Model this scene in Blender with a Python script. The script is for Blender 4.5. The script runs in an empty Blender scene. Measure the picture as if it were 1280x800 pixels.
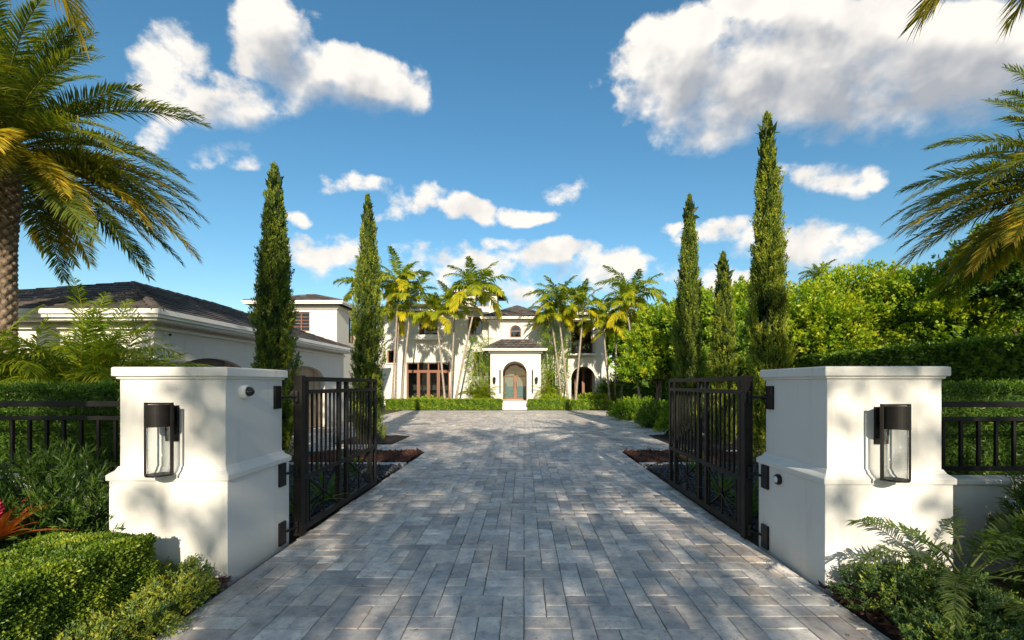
import bpy, math, random
import numpy as np
from mathutils import Vector, Matrix
R = math.radians
sc = bpy.context.scene
COL = sc.collection
rng = np.random.default_rng(7)
random.seed(7)

# ------------------------------------------------------------------ camera
CAMH, FPX, CX, CY = 1.7, 564.0, 655.0, 480.0
cam_d = bpy.data.cameras.new('camera'); cam = bpy.data.objects.new('camera', cam_d); COL.objects.link(cam)
cam.location = (0, 0, CAMH); cam.rotation_euler = (R(90), 0, 0)
cam_d.sensor_width = 36; cam_d.lens = 36 * FPX / 1280
cam_d.shift_x = -(CX - 640) / 1280; cam_d.shift_y = (CY - 400) / 1280
cam_d.clip_start = .05; cam_d.clip_end = 3000
sc.camera = cam

def PX(px, Y): return (px - CX) / FPX * Y
def PZ(py, Y): return CAMH + (CY - py) / FPX * Y

# ------------------------------------------------------------------ light
SUN_EL, SUN_AZ = R(23), R(8)          # behind the photographer, a little to the right
sun_vec = Vector((math.sin(SUN_AZ) * math.cos(SUN_EL), -math.cos(SUN_AZ) * math.cos(SUN_EL), math.sin(SUN_EL)))
sd = bpy.data.lights.new('sun', 'SUN'); sd.energy = 2.0; sd.angle = R(.6); sd.color = (1, .86, .66)
so = bpy.data.objects.new('sun', sd); COL.objects.link(so)
so.rotation_euler = (-sun_vec).to_track_quat('-Z', 'Y').to_euler()
so.location = (0, -20, 30)

w = bpy.data.worlds.new('World'); sc.world = w; w.use_nodes = True
nt = w.node_tree; nt.nodes.clear()
SKY_STRENGTH = .15

def mk(tree, typ, **kw):
    n = tree.nodes.new(typ)
    for k, v in kw.items(): setattr(n, k, v)
    return n
def mth(tree, op, a, b=None, c=None, clamp=False):
    n = mk(tree, 'ShaderNodeMath', operation=op, use_clamp=clamp)
    for i, x in enumerate((a, b, c)):
        if x is None: continue
        if hasattr(x, 'links') or hasattr(x, 'is_output'): tree.links.new(x, n.inputs[i])
        else: n.inputs[i].default_value = x
    return n.outputs[0]
def vmth(tree, op, a, b=None):
    n = mk(tree, 'ShaderNodeVectorMath', operation=op)
    for i, x in enumerate((a, b)):
        if x is None: continue
        if hasattr(x, 'is_output'): tree.links.new(x, n.inputs[i])
        else: n.inputs[i].default_value = x
    return n.outputs['Value'] if op in ('DOT_PRODUCT', 'LENGTH') else n.outputs[0]
def sstep(tree, x, lo, hi, a=0., b=1.):
    n = mk(tree, 'ShaderNodeMapRange', interpolation_type='SMOOTHSTEP')
    tree.links.new(x, n.inputs[0])
    for i, q in zip((1, 2, 3, 4), (lo, hi, a, b)): n.inputs[i].default_value = q
    return n.outputs[0]

# clouds: cumulus spread over the sky by direction; u = x/y, v = z/y towards the house
CLOUDS = [(990, 100, 240, 85, 2.1), (865, 100, 112, 90, 1.9), (1180, 70, 195, 85, 2.1), (1010, 25, 130, 60, 1.5), (900, 165, 90, 32, .9),
          (345, 52, 76, 64, 1.5), (455, 108, 78, 44, 1.4), (400, 98, 88, 48, 1.5), (285, 125, 88, 46, 1.2), (208, 105, 50, 58, .9), (268, 188, 40, 24, .9), (300, 210, 26, 14, .8),
          (518, 250, 34, 22, 1.0), (490, 258, 34, 14, .7), (583, 262, 42, 18, 1.1), (655, 267, 38, 13, .9), (438, 228, 44, 11, .45), (715, 237, 20, 14, .4), (380, 271, 17, 9, .9),
          (412, 312, 62, 28, .9), (520, 325, 55, 18, .5), (575, 340, 60, 24, .8), (700, 322, 90, 24, 1.0), (740, 340, 95, 36, 1.1), (620, 308, 24, 9, .7),
          (1028, 222, 58, 20, .8), (1092, 217, 20, 13, .8), (1015, 308, 80, 44, 1.1), (915, 300, 66, 18, .9), (1087, 297, 38, 11, .8), (842, 284, 22, 9, .8),
          (930, 348, 80, 20, .9), (645, 372, 100, 18, .6), (850, 345, 50, 12, .6)]
def cloud_group(name, blobs, detail, nwarp):
    g = bpy.data.node_groups.new(name, 'ShaderNodeTree')
    g.interface.new_socket('dir', in_out='INPUT', socket_type='NodeSocketVector')
    g.interface.new_socket('density', in_out='OUTPUT', socket_type='NodeSocketFloat')
    gi = mk(g, 'NodeGroupInput'); go = mk(g, 'NodeGroupOutput')
    sp = mk(g, 'ShaderNodeSeparateXYZ'); g.links.new(gi.outputs[0], sp.inputs[0])
    yy = mth(g, 'MAXIMUM', sp.outputs[1], .12)
    cv = mk(g, 'ShaderNodeCombineXYZ')
    g.links.new(mth(g, 'DIVIDE', sp.outputs[0], yy), cv.inputs[0]); g.links.new(mth(g, 'DIVIDE', sp.outputs[2], yy), cv.inputs[1])
    n0 = mk(g, 'ShaderNodeTexNoise'); n0.inputs['Scale'].default_value = 7; n0.inputs['Detail'].default_value = nwarp
    g.links.new(gi.outputs[0], n0.inputs['Vector'])
    warp = vmth(g, 'MULTIPLY', vmth(g, 'SUBTRACT', n0.outputs['Color'], (.5, .5, .5)), (.17, .13, 0))
    uv = vmth(g, 'ADD', cv.outputs[0], warp)
    acc = None
    for (px, py, rx, ry, s) in blobs:
        if rx < 70: s = s * .82; rx = rx * 1.15; ry = ry * 1.2
        dlt = vmth(g, 'MULTIPLY', vmth(g, 'SUBTRACT', uv, ((px - CX) / FPX, (CY - py) / FPX, 0)), (FPX / rx, FPX / ry, 0))
        e = mth(g, 'MULTIPLY_ADD', vmth(g, 'DOT_PRODUCT', dlt, dlt), -s, s)
        acc = e if acc is None else mth(g, 'MAXIMUM', acc, e)
    acc = mth(g, 'MAXIMUM', acc, -.8)
    n2 = mk(g, 'ShaderNodeTexNoise'); n2.inputs['Scale'].default_value = 2.6; n2.inputs['Detail'].default_value = 1
    g.links.new(gi.outputs[0], n2.inputs['Vector'])
    gen = mth(g, 'MULTIPLY_ADD', n2.outputs['Fac'], 6.5, -3.2)
    fr = sstep(g, sp.outputs[1], .30, .48)
    mixd = mth(g, 'ADD', mth(g, 'MULTIPLY', acc, fr), mth(g, 'MULTIPLY', gen, mth(g, 'SUBTRACT', 1., fr)))
    n1 = mk(g, 'ShaderNodeTexNoise'); n1.inputs['Scale'].default_value = 11; n1.inputs['Detail'].default_value = detail; n1.inputs['Roughness'].default_value = .6
    g.links.new(vmth(g, 'MULTIPLY', gi.outputs[0], (1, 1, 1.3)), n1.inputs['Vector'])
    g.links.new(mth(g, 'ADD', mixd, mth(g, 'MULTIPLY_ADD', n1.outputs['Fac'], 3.6, -1.85)), go.inputs[0])
    return g
g = cloud_group('cloud_density', CLOUDS, 7, 3)
gb = cloud_group('cloud_above', [c for c in CLOUDS if c[2] > 55], 3, 2)
w.cycles.sampling_method = 'MANUAL'; w.cycles.sample_map_resolution = 384

tc = mk(nt, 'ShaderNodeTexCoord')
def cd(grp, off):
    n = mk(nt, 'ShaderNodeGroup'); n.node_tree = grp
    nt.links.new(vmth(nt, 'ADD', tc.outputs['Generated'], off), n.inputs[0]); return n.outputs[0]
d0 = cd(g, (0, 0, 0)); d1 = cd(gb, (-.025, 0, .05))
def bill(off):
    n = mk(nt, 'ShaderNodeTexNoise'); n.inputs['Scale'].default_value = 8; n.inputs['Detail'].default_value = 4; n.inputs['Roughness'].default_value = .5
    nt.links.new(vmth(nt, 'ADD', tc.outputs['Generated'], off), n.inputs['Vector']); return n.outputs['Fac']
relief = mth(nt, 'SUBTRACT', bill((0, 0, 0)), bill((-.025, 0, .03)))
sky = mk(nt, 'ShaderNodeTexSky', sky_type='NISHITA', sun_disc=False)
sky.sun_elevation = SUN_EL; sky.sun_rotation = math.atan2(sun_vec.x, sun_vec.y)
sky.air_density = 1.15; sky.dust_density = .35; sky.ozone_density = 3.2; sky.altitude = 0
hs = mk(nt, 'ShaderNodeHueSaturation'); hs.inputs['Saturation'].default_value = 1.18; hs.inputs['Value'].default_value = .29; hs.inputs['Hue'].default_value = .488; nt.links.new(sky.outputs[0], hs.inputs['Color'])
d1c = mth(nt, 'MAXIMUM', mth(nt, 'MINIMUM', d1, 1.2), 0.)
alpha = sstep(nt, mth(nt, 'DIVIDE', d0, mth(nt, 'MULTIPLY_ADD', d1c, .9, .75)), 0., 1.)
shade = mth(nt, 'SUBTRACT', mth(nt, 'MULTIPLY', sstep(nt, d1, .0, 2.2), 1.0), mth(nt, 'MULTIPLY', relief, 1.9), clamp=True)
cc = mk(nt, 'ShaderNodeMix', data_type='RGBA'); nt.links.new(shade, cc.inputs[0])
CW, CG = 2.0, .92
cc.inputs[6].default_value = (CW, CW * .95, CW * .88, 1); cc.inputs[7].default_value = (CG * .92, CG * .97, CG * 1.06, 1)
mx = mk(nt, 'ShaderNodeMix', data_type='RGBA')
nt.links.new(alpha, mx.inputs[0]); nt.links.new(hs.outputs[0], mx.inputs[6]); nt.links.new(cc.outputs[2], mx.inputs[7])
bg = mk(nt, 'ShaderNodeBackground'); bg.inputs[1].default_value = SKY_STRENGTH
nt.links.new(mx.outputs[2], bg.inputs[0])
wo = mk(nt, 'ShaderNodeOutputWorld'); nt.links.new(bg.outputs[0], wo.inputs[0])

sc.view_settings.view_transform = 'Standard'; sc.view_settings.look = 'None'
sc.view_settings.exposure = 1.83; sc.view_settings.gamma = 1

# ------------------------------------------------------------------ materials
MATS = {}
def new_mat(name):
    m = bpy.data.materials.new(name); m.use_nodes = True; t = m.node_tree
    MATS[name] = m
    return m, t, t.nodes['Principled BSDF'], t.nodes['Material Output']
def ramp(t, fac, stops):
    r = mk(t, 'ShaderNodeValToRGB'); els = r.color_ramp.elements
    while len(els) < len(stops): els.new(.5)
    for e, (p, c) in zip(els, stops): e.position = p; e.color = (*c, 1)
    t.links.new(fac, r.inputs[0]); return r.outputs[0]
def noise(t, scale, detail=4, rough=.5, vec=None):
    n = mk(t, 'ShaderNodeTexNoise'); n.inputs['Scale'].default_value = scale; n.inputs['Detail'].default_value = detail; n.inputs['Roughness'].default_value = rough
    if vec is None: vec = mk(t, 'ShaderNodeNewGeometry').outputs['Position']
    t.links.new(vec, n.inputs['Vector']); return n.outputs['Fac']
def bump(t, h, strength, dist, bsdf):
    b = mk(t, 'ShaderNodeBump'); b.inputs['Strength'].default_value = strength; b.inputs['Distance'].default_value = dist
    t.links.new(h, b.inputs['Height']); t.links.new(b.outputs[0], bsdf.inputs['Normal'])
def mixc(t, f, a, b, mode='MIX'):
    n = mk(t, 'ShaderNodeMix', data_type='RGBA', blend_type=mode)
    for i, x in ((0, f), (6, a), (7, b)):
        if hasattr(x, 'is_output'): t.links.new(x, n.inputs[i])
        else: n.inputs[i].default_value = x if i == 0 else (*x, 1)
    return n.outputs[2]
def plain(name, c, rough=.6, nscale=3., var=.12, metal=0., bstr=.15, bscale=60, bdist=.004, coat=0.):
    m, t, b, o = new_mat(name)
    f = noise(t, nscale, 5)
    a = tuple(x * (1 - var) for x in c); d = tuple(min(1, x * (1 + var)) for x in c)
    t.links.new(ramp(t, f, [(.3, a), (.7, d)]), b.inputs['Base Color'])
    b.inputs['Roughness'].default_value = rough; b.inputs['Metallic'].default_value = metal; b.inputs['Coat Weight'].default_value = coat
    if max(c) < .03: b.inputs['Specular IOR Level'].default_value = .22
    if bstr: bump(t, noise(t, bscale, 3), bstr, bdist, b)
    return m
def stucco(name, c, dirt=(.42, .39, .34)):
    m, t, b, o = new_mat(name)
    g = mk(t, 'ShaderNodeNewGeometry')
    big = noise(t, 1.3, 5, .6); fine = noise(t, 140, 3)
    # vertical streaks
    v = vmth(t, 'MULTIPLY', g.outputs['Position'], (7, 7, .7)); st = noise(t, 1.0, 4, .6, v)
    c1 = ramp(t, big, [(.3, tuple(x * .94 for x in c)), (.7, c)])
    sp_ = mk(t, 'ShaderNodeSeparateXYZ'); t.links.new(g.outputs['Position'], sp_.inputs[0])
    low = sstep(t, mth(t, 'ADD', sp_.outputs[2], mth(t, 'MULTIPLY', st, -.18)), -.12, .22, .42, 0)
    c2 = mixc(t, mth(t, 'MULTIPLY', sstep(t, st, .52, .75), .30), c1, dirt)
    c3 = mixc(t, low, c2, dirt)
    t.links.new(c3, b.inputs['Base Color']); b.inputs['Roughness'].default_value = .82
    bump(t, mth(t, 'ADD', fine, mth(t, 'MULTIPLY', noise(t, 22, 4), .8)), .22, .004, b)
    return m
def leafmat(name, stops, trans=.32, rough=.45, tr_mult=1.5):
    m, t, b, o = new_mat(name)
    a = mk(t, 'ShaderNodeAttribute', attribute_name='tone')
    nf = noise(t, 2.2, 3)
    f = mth(t, 'ADD', a.outputs['Fac'], mth(t, 'MULTIPLY_ADD', nf, .5, -.25), clamp=True)
    c = ramp(t, f, stops)
    t.links.new(c, b.inputs['Base Color']); b.inputs['Roughness'].default_value = rough
    b.inputs['Specular IOR Level'].default_value = .35
    tr = mk(t, 'ShaderNodeBsdfTranslucent'); t.links.new(mixc(t, 1., c, (tr_mult, tr_mult * 1.05, .55), 'MULTIPLY'), tr.inputs[0])
    ms = mk(t, 'ShaderNodeMixShader'); ms.inputs[0].default_value = trans
    t.links.new(b.outputs[0], ms.inputs[1]); t.links.new(tr.outputs[0], ms.inputs[2]); t.links.new(ms.outputs[0], o.inputs[0])
    return m
def glassmat(name, tint=(.9, .92, .92), refl=.10):
    m, t, b, o = new_mat(name); t.nodes.remove(b)
    tr = mk(t, 'ShaderNodeBsdfTransparent'); tr.inputs[0].default_value = (*tint, 1)
    gl = mk(t, 'ShaderNodeBsdfGlossy'); gl.inputs['Roughness'].default_value = .02
    fz = mk(t, 'ShaderNodeLayerWeight'); fz.inputs[0].default_value = .5
    ms = mk(t, 'ShaderNodeMixShader'); t.links.new(mth(t, 'MULTIPLY_ADD', mth(t, 'POWER', fz.outputs['Facing'], 4.), .8, refl, clamp=True), ms.inputs[0])
    t.links.new(tr.outputs[0], ms.inputs[1]); t.links.new(gl.outputs[0], ms.inputs[2]); t.links.new(ms.outputs[0], o.inputs[0])
    return m

stucco('stucco_white', (.73, .72, .695)); stucco('stucco_house', (.70, .665, .60)); stucco('stucco_garage', (.68, .655, .61))
plain('trim_white', (.80, .78, .74), .6, 2, .05, bstr=.1)
plain('black_metal', (.011, .010, .0095), .5, 8, .25, metal=0., bstr=.25, bscale=240, bdist=.0008)
plain('dark_plastic', (.012, .012, .013), .3, 8, .2, bstr=0)
plain('white_plastic', (.75, .75, .74), .35, 8, .04, bstr=0)
plain('dome_smoke', (.012, .011, .009), .05, 8, .1, bstr=0, coat=1)
plain('brown_wood', (.20, .085, .045), .45, 14, .25)
plain('interior_dark', (.10, .085, .07), .8, 2, .15)  # darkness of the unlit rooms put into their wall colour
plain('stone_step', (.72, .69, .64), .6, 4, .08)
plain('soil', (.035, .025, .018), .95, 6, .4, bstr=.6, bscale=30, bdist=.03)
plain('lamp_bulb', (.75, .73, .66), .3, 8, .03, bstr=0)
glassmat('window_glass', (.55, .64, .63), .09); glassmat('lamp_glass', (.97, .98, .98), .07)
plain('pebble', (.045, .05, .058), .55, 40, .6, bstr=.2)
plain('bark_chip', (.085, .03, .017), .9, 30, .55, bstr=.4)
plain('joint_sand', (.10, .095, .09), .95, 40, .3)
plain('palm_trunk', (.30, .25, .20), .9, 9, .35, bstr=.8, bscale=25, bdist=.02)
plain('bark', (.13, .10, .075), .95, 9, .35, bstr=.8, bscale=30, bdist=.02)
plain('dry_leaf', (.30, .17, .05), .8, 30, .5)

def wood_planks():
    m, t, b, o = new_mat('door_plank')
    a = mk(t, 'ShaderNodeAttribute', attribute_name='tone')
    g = mk(t, 'ShaderNodeNewGeometry'); v = vmth(t, 'MULTIPLY', g.outputs['Position'], (30, 30, 1.5)); gr = noise(t, 1, 4, .6, v)
    f = mth(t, 'ADD', mth(t, 'MULTIPLY', a.outputs['Fac'], .5), mth(t, 'MULTIPLY', gr, .5))
    t.links.new(ramp(t, f, [(.25, (.22, .15, .10)), (.75, (.42, .31, .22))]), b.inputs['Base Color']); b.inputs['Roughness'].default_value = .6
wood_planks()
def tile_mat():
    m, t, b, o = new_mat('roof_tile')
    a = mk(t, 'ShaderNodeAttribute', attribute_name='tone')
    f = mth(t, 'ADD', mth(t, 'MULTIPLY', a.outputs['Fac'], .6), mth(t, 'MULTIPLY', noise(t, 7, 5, .65), .5))
    t.links.new(ramp(t, f, [(.2, (.032, .029, .028)), (.5, (.068, .058, .053)), (.85, (.14, .115, .10))]), b.inputs['Base Color']); b.inputs['Roughness'].default_value = .8
    bump(t, noise(t, 50, 4), .4, .01, b)
tile_mat()
def trunk_mat():
    m, t, b, o = new_mat('date_trunk')
    a = mk(t, 'ShaderNodeAttribute', attribute_name='tone')
    f = mth(t, 'ADD', mth(t, 'MULTIPLY', a.outputs['Fac'], .75), mth(t, 'MULTIPLY', noise(t, 6, 5, .65), .4))
    t.links.new(ramp(t, f, [(.2, (.05, .034, .024)), (.5, (.20, .145, .10)), (.85, (.42, .33, .25))]), b.inputs['Base Color']); b.inputs['Roughness'].default_value = .95
    bump(t, noise(t, 45, 4), .8, .02, b)
trunk_mat()
def paver_mat():
    m, t, b, o = new_mat('paver_stone')
    a = mk(t, 'ShaderNodeAttribute', attribute_name='tone'); tone = a.outputs['Fac']
    g = mk(t, 'ShaderNodeNewGeometry')
    cx = mk(t, 'ShaderNodeCombineXYZ'); t.links.new(mth(t, 'MULTIPLY', tone, 57.3), cx.inputs[2])
    pv = vmth(t, 'ADD', g.outputs['Position'], cx.outputs[0])
    cloud = noise(t, 6, 7, .68, pv); vein = noise(t, 19, 7, .72, pv); wide = noise(t, .55, 3, .5)
    pick = mth(t, 'FRACT', mth(t, 'MULTIPLY', tone, 7.13))
    cool = ramp(t, tone, [(0, (.38, .375, .38)), (.3, (.54, .525, .51)), (.75, (.66, .64, .615)), (.9, (.78, .75, .715)), (1, (.86, .825, .78))])
    warm = ramp(t, tone, [(0, (.48, .44, .41)), (.5, (.63, .58, .535)), (1, (.78, .71, .64))])
    base = mixc(t, sstep(t, pick, .66, .80), cool, warm)
    c1 = mixc(t, 1., base, ramp(t, cloud, [(.30, (.50, .52, .56)), (.44, (.86, .87, .90)), (.54, (1.06, 1.05, 1.03)), (.68, (1.42, 1.38, 1.32))]), 'MULTIPLY')
    c2 = mixc(t, sstep(t, vein, .53, .64, 0, .38), c1, (.17, .16, .16))
    c3 = mixc(t, 1., c2, ramp(t, wide, [(.3, (.74, .75, .78)), (.7, (1.14, 1.10, 1.04))]), 'MULTIPLY')
    fis = noise(t, 1.0, 5, .62, vmth(t, 'MULTIPLY', pv, (16, 30, 9)))
    pit = mth(t, 'MULTIPLY', sstep(t, fis, .635, .69), sstep(t, noise(t, 3.1, 2), .42, .56))
    c4 = mixc(t, mth(t, 'MULTIPLY', pit, .8), c3, (.045, .04, .04))
    # brownish leaf stains along the edges of the drive
    sx = mk(t, 'ShaderNodeSeparateXYZ'); t.links.new(g.outputs['Position'], sx.inputs[0])
    ed = mth(t, 'ABSOLUTE', sx.outputs[0])
    edge = mth(t, 'MULTIPLY', sstep(t, ed, 1.1, 2.5), sstep(t, noise(t, 1.7, 5, .65), .46, .62))
    c5 = mixc(t, mth(t, 'MULTIPLY', edge, .62), c4, mixc(t, .6, c4, (.20, .13, .08)))
    t.links.new(c5, b.inputs['Base Color'])
    t.links.new(mth(t, 'MULTIPLY_ADD', cloud, .35, .36), b.inputs['Roughness'])
    hgt = mth(t, 'SUBTRACT', mth(t, 'ADD', mth(t, 'MULTIPLY', cloud, .6), mth(t, 'MULTIPLY', vein, .35)), mth(t, 'MULTIPLY', pit, 1.2))
    bump(t, hgt, .5, .004, b)
paver_mat()

leafmat('leaf_cypress', [(0, (.024, .050, .016)), (.35, (.080, .130, .026)), (.7, (.21, .27, .026)), (1, (.40, .42, .035))], .32)
leafmat('leaf_hedge', [(0, (.026, .062, .009)), (.45, (.085, .170, .018)), (.8, (.18, .285, .032)), (1, (.30, .40, .05))], .35)
leafmat('leaf_box', [(0, (.022, .052, .008)), (.4, (.085, .160, .014)), (.8, (.21, .295, .028)), (1, (.38, .43, .05))], .33)
leafmat('leaf_bright', [(0, (.045, .10, .008)), (.35, (.12, .235, .014)), (.75, (.27, .375, .02)), (1, (.48, .50, .03))], .42)
leafmat('leaf_juniper', [(0, (.026, .060, .026)), (.45, (.070, .140, .050)), (.75, (.15, .22, .045)), (1, (.36, .38, .045))], .28)
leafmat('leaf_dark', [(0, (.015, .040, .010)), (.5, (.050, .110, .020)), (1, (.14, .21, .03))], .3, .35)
leafmat('leaf_palm', [(0, (.045, .068, .014)), (.35, (.105, .150, .024)), (.7, (.24, .25, .030)), (.9, (.55, .39, .025)), (1, (.66, .46, .07))], .4)
leafmat('leaf_royal', [(0, (.07, .11, .010)), (.4, (.17, .25, .014)), (.7, (.36, .38, .02)), (.88, (.66, .54, .02)), (1, (.74, .55, .025))], .45)
leafmat('leaf_bromeliad', [(0, (.10, .015, .02)), (.4, (.30, .04, .02)), (.7, (.50, .16, .03)), (1, (.18, .22, .03))], .3, .3)

# ------------------------------------------------------------------ builders
ORG = {}
def link(name, data, parent=None, loc=None):
    o = bpy.data.objects.new(name, data); COL.objects.link(o)
    if parent is not None: o.parent = parent
    if loc is not None: o.location = loc
    return o
def tag(o, label=None, cat=None, group=None, kind=None):
    for k, v in (('label', label), ('category', cat), ('group', group), ('kind', kind)):
        if v: o[k] = v
    return o
def thing(name, label, cat, loc, group=None, rz=0):
    o = link(name, None, None, loc); o.rotation_euler.z = rz; o.empty_display_size = .2
    ORG[o.name] = Vector(loc); return tag(o, label, cat, group)
def org(o):
    while o is not None:
        if o.name in ORG: return ORG[o.name]
        o = o.parent
    return Vector((0, 0, 0))

class MB:
    def __init__(s): s.v = []; s.f = []; s.t = []; s.M = None; s.tone = .5
    def add(s, vs, fs):
        n = len(s.v)
        for p in vs:
            p = Vector(p)
            s.v.append(s.M @ p if s.M else p); s.t.append(s.tone)
        s.f += [tuple(i + n for i in f) for f in fs]
    def box(s, x0, x1, y0, y1, z0, z1):
        s.add([(x, y, z) for z in (z0, z1) for y in (y0, y1) for x in (x0, x1)],
              [(0, 2, 3, 1), (4, 5, 7, 6), (0, 1, 5, 4), (2, 6, 7, 3), (0, 4, 6, 2), (1, 3, 7, 5)]); return s
    def bar(s, a, b, wx, wz):
        a = Vector(a); b = Vector(b); d = (b - a).normalized()
        u = Vector((1, 0, 0)) if abs(d.x) < .9 else Vector((0, 1, 0)); w_ = d.cross(u).normalized(); u = w_.cross(d)
        vs = [p + u * sx * wx / 2 + w_ * sz * wz / 2 for p in (a, b) for sx, sz in ((-1, -1), (1, -1), (1, 1), (-1, 1))]
        s.add(vs, [(0, 1, 2, 3), (7, 6, 5, 4), (0, 4, 5, 1), (1, 5, 6, 2), (2, 6, 7, 3), (3, 7, 4, 0)]); return s
    def tube(s, pts, rad, n=8, cap=True):
        pts = [Vector(p) for p in pts]; rings = []
        vs = []; fs = []
        for i, p in enumerate(pts):
            d = (pts[min(i + 1, len(pts) - 1)] - pts[max(i - 1, 0)]).normalized()
            u = Vector((1, 0, 0)) if abs(d.x) < .8 else Vector((0, 1, 0)); w_ = d.cross(u).normalized(); u = w_.cross(d)
            r = rad[i] if hasattr(rad, '__len__') else rad
            vs += [p + (u * math.cos(k * 2 * math.pi / n) + w_ * math.sin(k * 2 * math.pi / n)) * r for k in range(n)]
        for i in range(len(pts) - 1):
            fs += [(i * n + k, i * n + (k + 1) % n, (i + 1) * n + (k + 1) % n, (i + 1) * n + k) for k in range(n)]
        if cap: fs += [tuple(range(n))[::-1], tuple((len(pts) - 1) * n + k for k in range(n))]
        s.add(vs, fs); return s
    def lathe(s, c, prof, n=20, axis='z'):
        c = Vector(c); vs = []; fs = []
        for r, h in prof:
            for k in range(n):
                a = k * 2 * math.pi / n; p = (r * math.cos(a), r * math.sin(a), h)
                if axis == 'x': p = (p[2], p[0], p[1])
                if axis == 'y': p = (p[0], p[2], p[1])
                vs.append(c + Vector(p))
        m = len(prof)
        for i in range(m - 1): fs += [(i * n + k, i * n + (k + 1) % n, (i + 1) * n + (k + 1) % n, (i + 1) * n + k) for k in range(n)]
        fs += [tuple(range(n))[::-1], tuple((m - 1) * n + k for k in range(n))]
        s.add(vs, fs); return s
    def sq(s, cx, cy, prof):                         # stacked square rings
        vs = []; fs = []
        for h, z in prof: vs += [(cx - h, cy - h, z), (cx + h, cy - h, z), (cx + h, cy + h, z), (cx - h, cy + h, z)]
        for i in range(len(prof) - 1): fs += [(i * 4 + k, i * 4 + (k + 1) % 4, i * 4 + 4 + (k + 1) % 4, i * 4 + 4 + k) for k in range(4)]
        m = len(prof) - 1; fs += [(3, 2, 1, 0), (m * 4, m * 4 + 1, m * 4 + 2, m * 4 + 3)]
        s.add(vs, fs); return s
    def wall(s, x0, x1, z0, z1, y, t, ops=()):       # wall in the xz plane, front at y, ops = (xa, xb, za, zb, arch_rise)
        xs = sorted({x0, x1, *[o[0] for o in ops], *[o[1] for o in ops]}); zs = sorted({z0, z1, *[o[2] for o in ops], *[o[3] for o in ops]})
        def solid(i, j):
            if i < 0 or j < 0 or i >= len(xs) - 1 or j >= len(zs) - 1: return False
            x = (xs[i] + xs[i + 1]) / 2; z = (zs[j] + zs[j + 1]) / 2
            return not any(o[0] < x < o[1] and o[2] < z < o[3] for o in ops)
        for i in range(len(xs) - 1):
            for j in range(len(zs) - 1):
                if not solid(i, j): continue
                a, b, c, d = xs[i], xs[i + 1], zs[j], zs[j + 1]
                s.add([(a, y, c), (b, y, c), (b, y, d), (a, y, d)], [(0, 1, 2, 3)])
                s.add([(a, y + t, c), (b, y + t, c), (b, y + t, d), (a, y + t, d)], [(3, 2, 1, 0)])
                for (di, dj, q) in ((-1, 0, ((a, c), (a, d))), (1, 0, ((b, d), (b, c))), (0, -1, ((b, c), (a, c))), (0, 1, ((a, d), (b, d)))):
                    if not solid(i + di, j + dj):
                        (p0, q0), (p1, q1) = q
                        s.add([(p0, y, q0), (p1, y, q1), (p1, y + t, q1), (p0, y + t, q0)], [(0, 1, 2, 3)])
        for o in ops:
            if len(o) > 4 and o[4]:
                xa, xb, za, zb, rise = o; n = 20; cx = (xa + xb) / 2; hw = (xb - xa) / 2; zsr = zb - rise
                pts = [(cx - hw * math.cos(k * math.pi / n), zsr + rise * math.sin(k * math.pi / n)) for k in range(n + 1)]
                for (p, q) in zip(pts, pts[1:]):
                    for yv in (y, y + t): s.add([(p[0], yv, p[1]), (q[0], yv, q[1]), (q[0], yv, zb), (p[0], yv, zb)], [(0, 1, 2, 3)])
                    s.add([(p[0], y, p[1]), (q[0], y, q[1]), (q[0], y + t, q[1]), (p[0], y + t, p[1])], [(0, 1, 2, 3)])
        return s
    def build(s, name, mat, parent=None, bevel=0., smooth=False, seg=2):
        o0 = org(parent) if parent is not None else Vector((0, 0, 0))
        me = bpy.data.meshes.new(name); me.from_pydata([tuple(p - o0) for p in s.v], [], s.f); me.materials.append(MATS[mat])
        at = me.attributes.new('tone', 'FLOAT', 'POINT'); at.data.foreach_set('value', s.t)
        import bmesh
        bm = bmesh.new(); bm.from_mesh(me); bmesh.ops.remove_doubles(bm, verts=bm.verts, dist=1e-5); bmesh.ops.recalc_face_normals(bm, faces=bm.faces); bm.to_mesh(me); bm.free()
        if smooth: me.polygons.foreach_set('use_smooth', [True] * len(me.polygons))
        o = link(name, me, parent)
        if bevel:
            b = o.modifiers.new('bevel', 'BEVEL'); b.width = bevel; b.segments = seg; b.limit_method = 'ANGLE'; b.angle_limit = R(35)
        return o

def fast_mesh(name, verts, faces, tone, mat, smooth=False):
    """verts (n,3); faces: list of int arrays (m,k); tone per vertex"""
    me = bpy.data.meshes.new(name)
    me.vertices.add(len(verts)); me.vertices.foreach_set('co', np.ascontiguousarray(verts, np.float32).ravel())
    loops = np.concatenate([f.ravel() for f in faces]).astype(np.int32)
    tot = np.concatenate([np.full(len(f), f.shape[1]) for f in faces]); st = np.concatenate([[0], np.cumsum(tot)[:-1]]).astype(np.int32)
    me.loops.add(len(loops)); me.loops.foreach_set('vertex_index', loops)
    me.polygons.add(len(st)); me.polygons.foreach_set('loop_start', st)
    if smooth: me.polygons.foreach_set('use_smooth', np.ones(len(st), bool))
    at = me.attributes.new('tone', 'FLOAT', 'POINT'); at.data.foreach_set('value', np.ascontiguousarray(tone, np.float32))
    me.materials.append(MATS[mat]); me.update(calc_edges=True)
    return me
def unit(a): return a / np.maximum(np.linalg.norm(a, axis=-1, keepdims=True), 1e-9)
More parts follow.
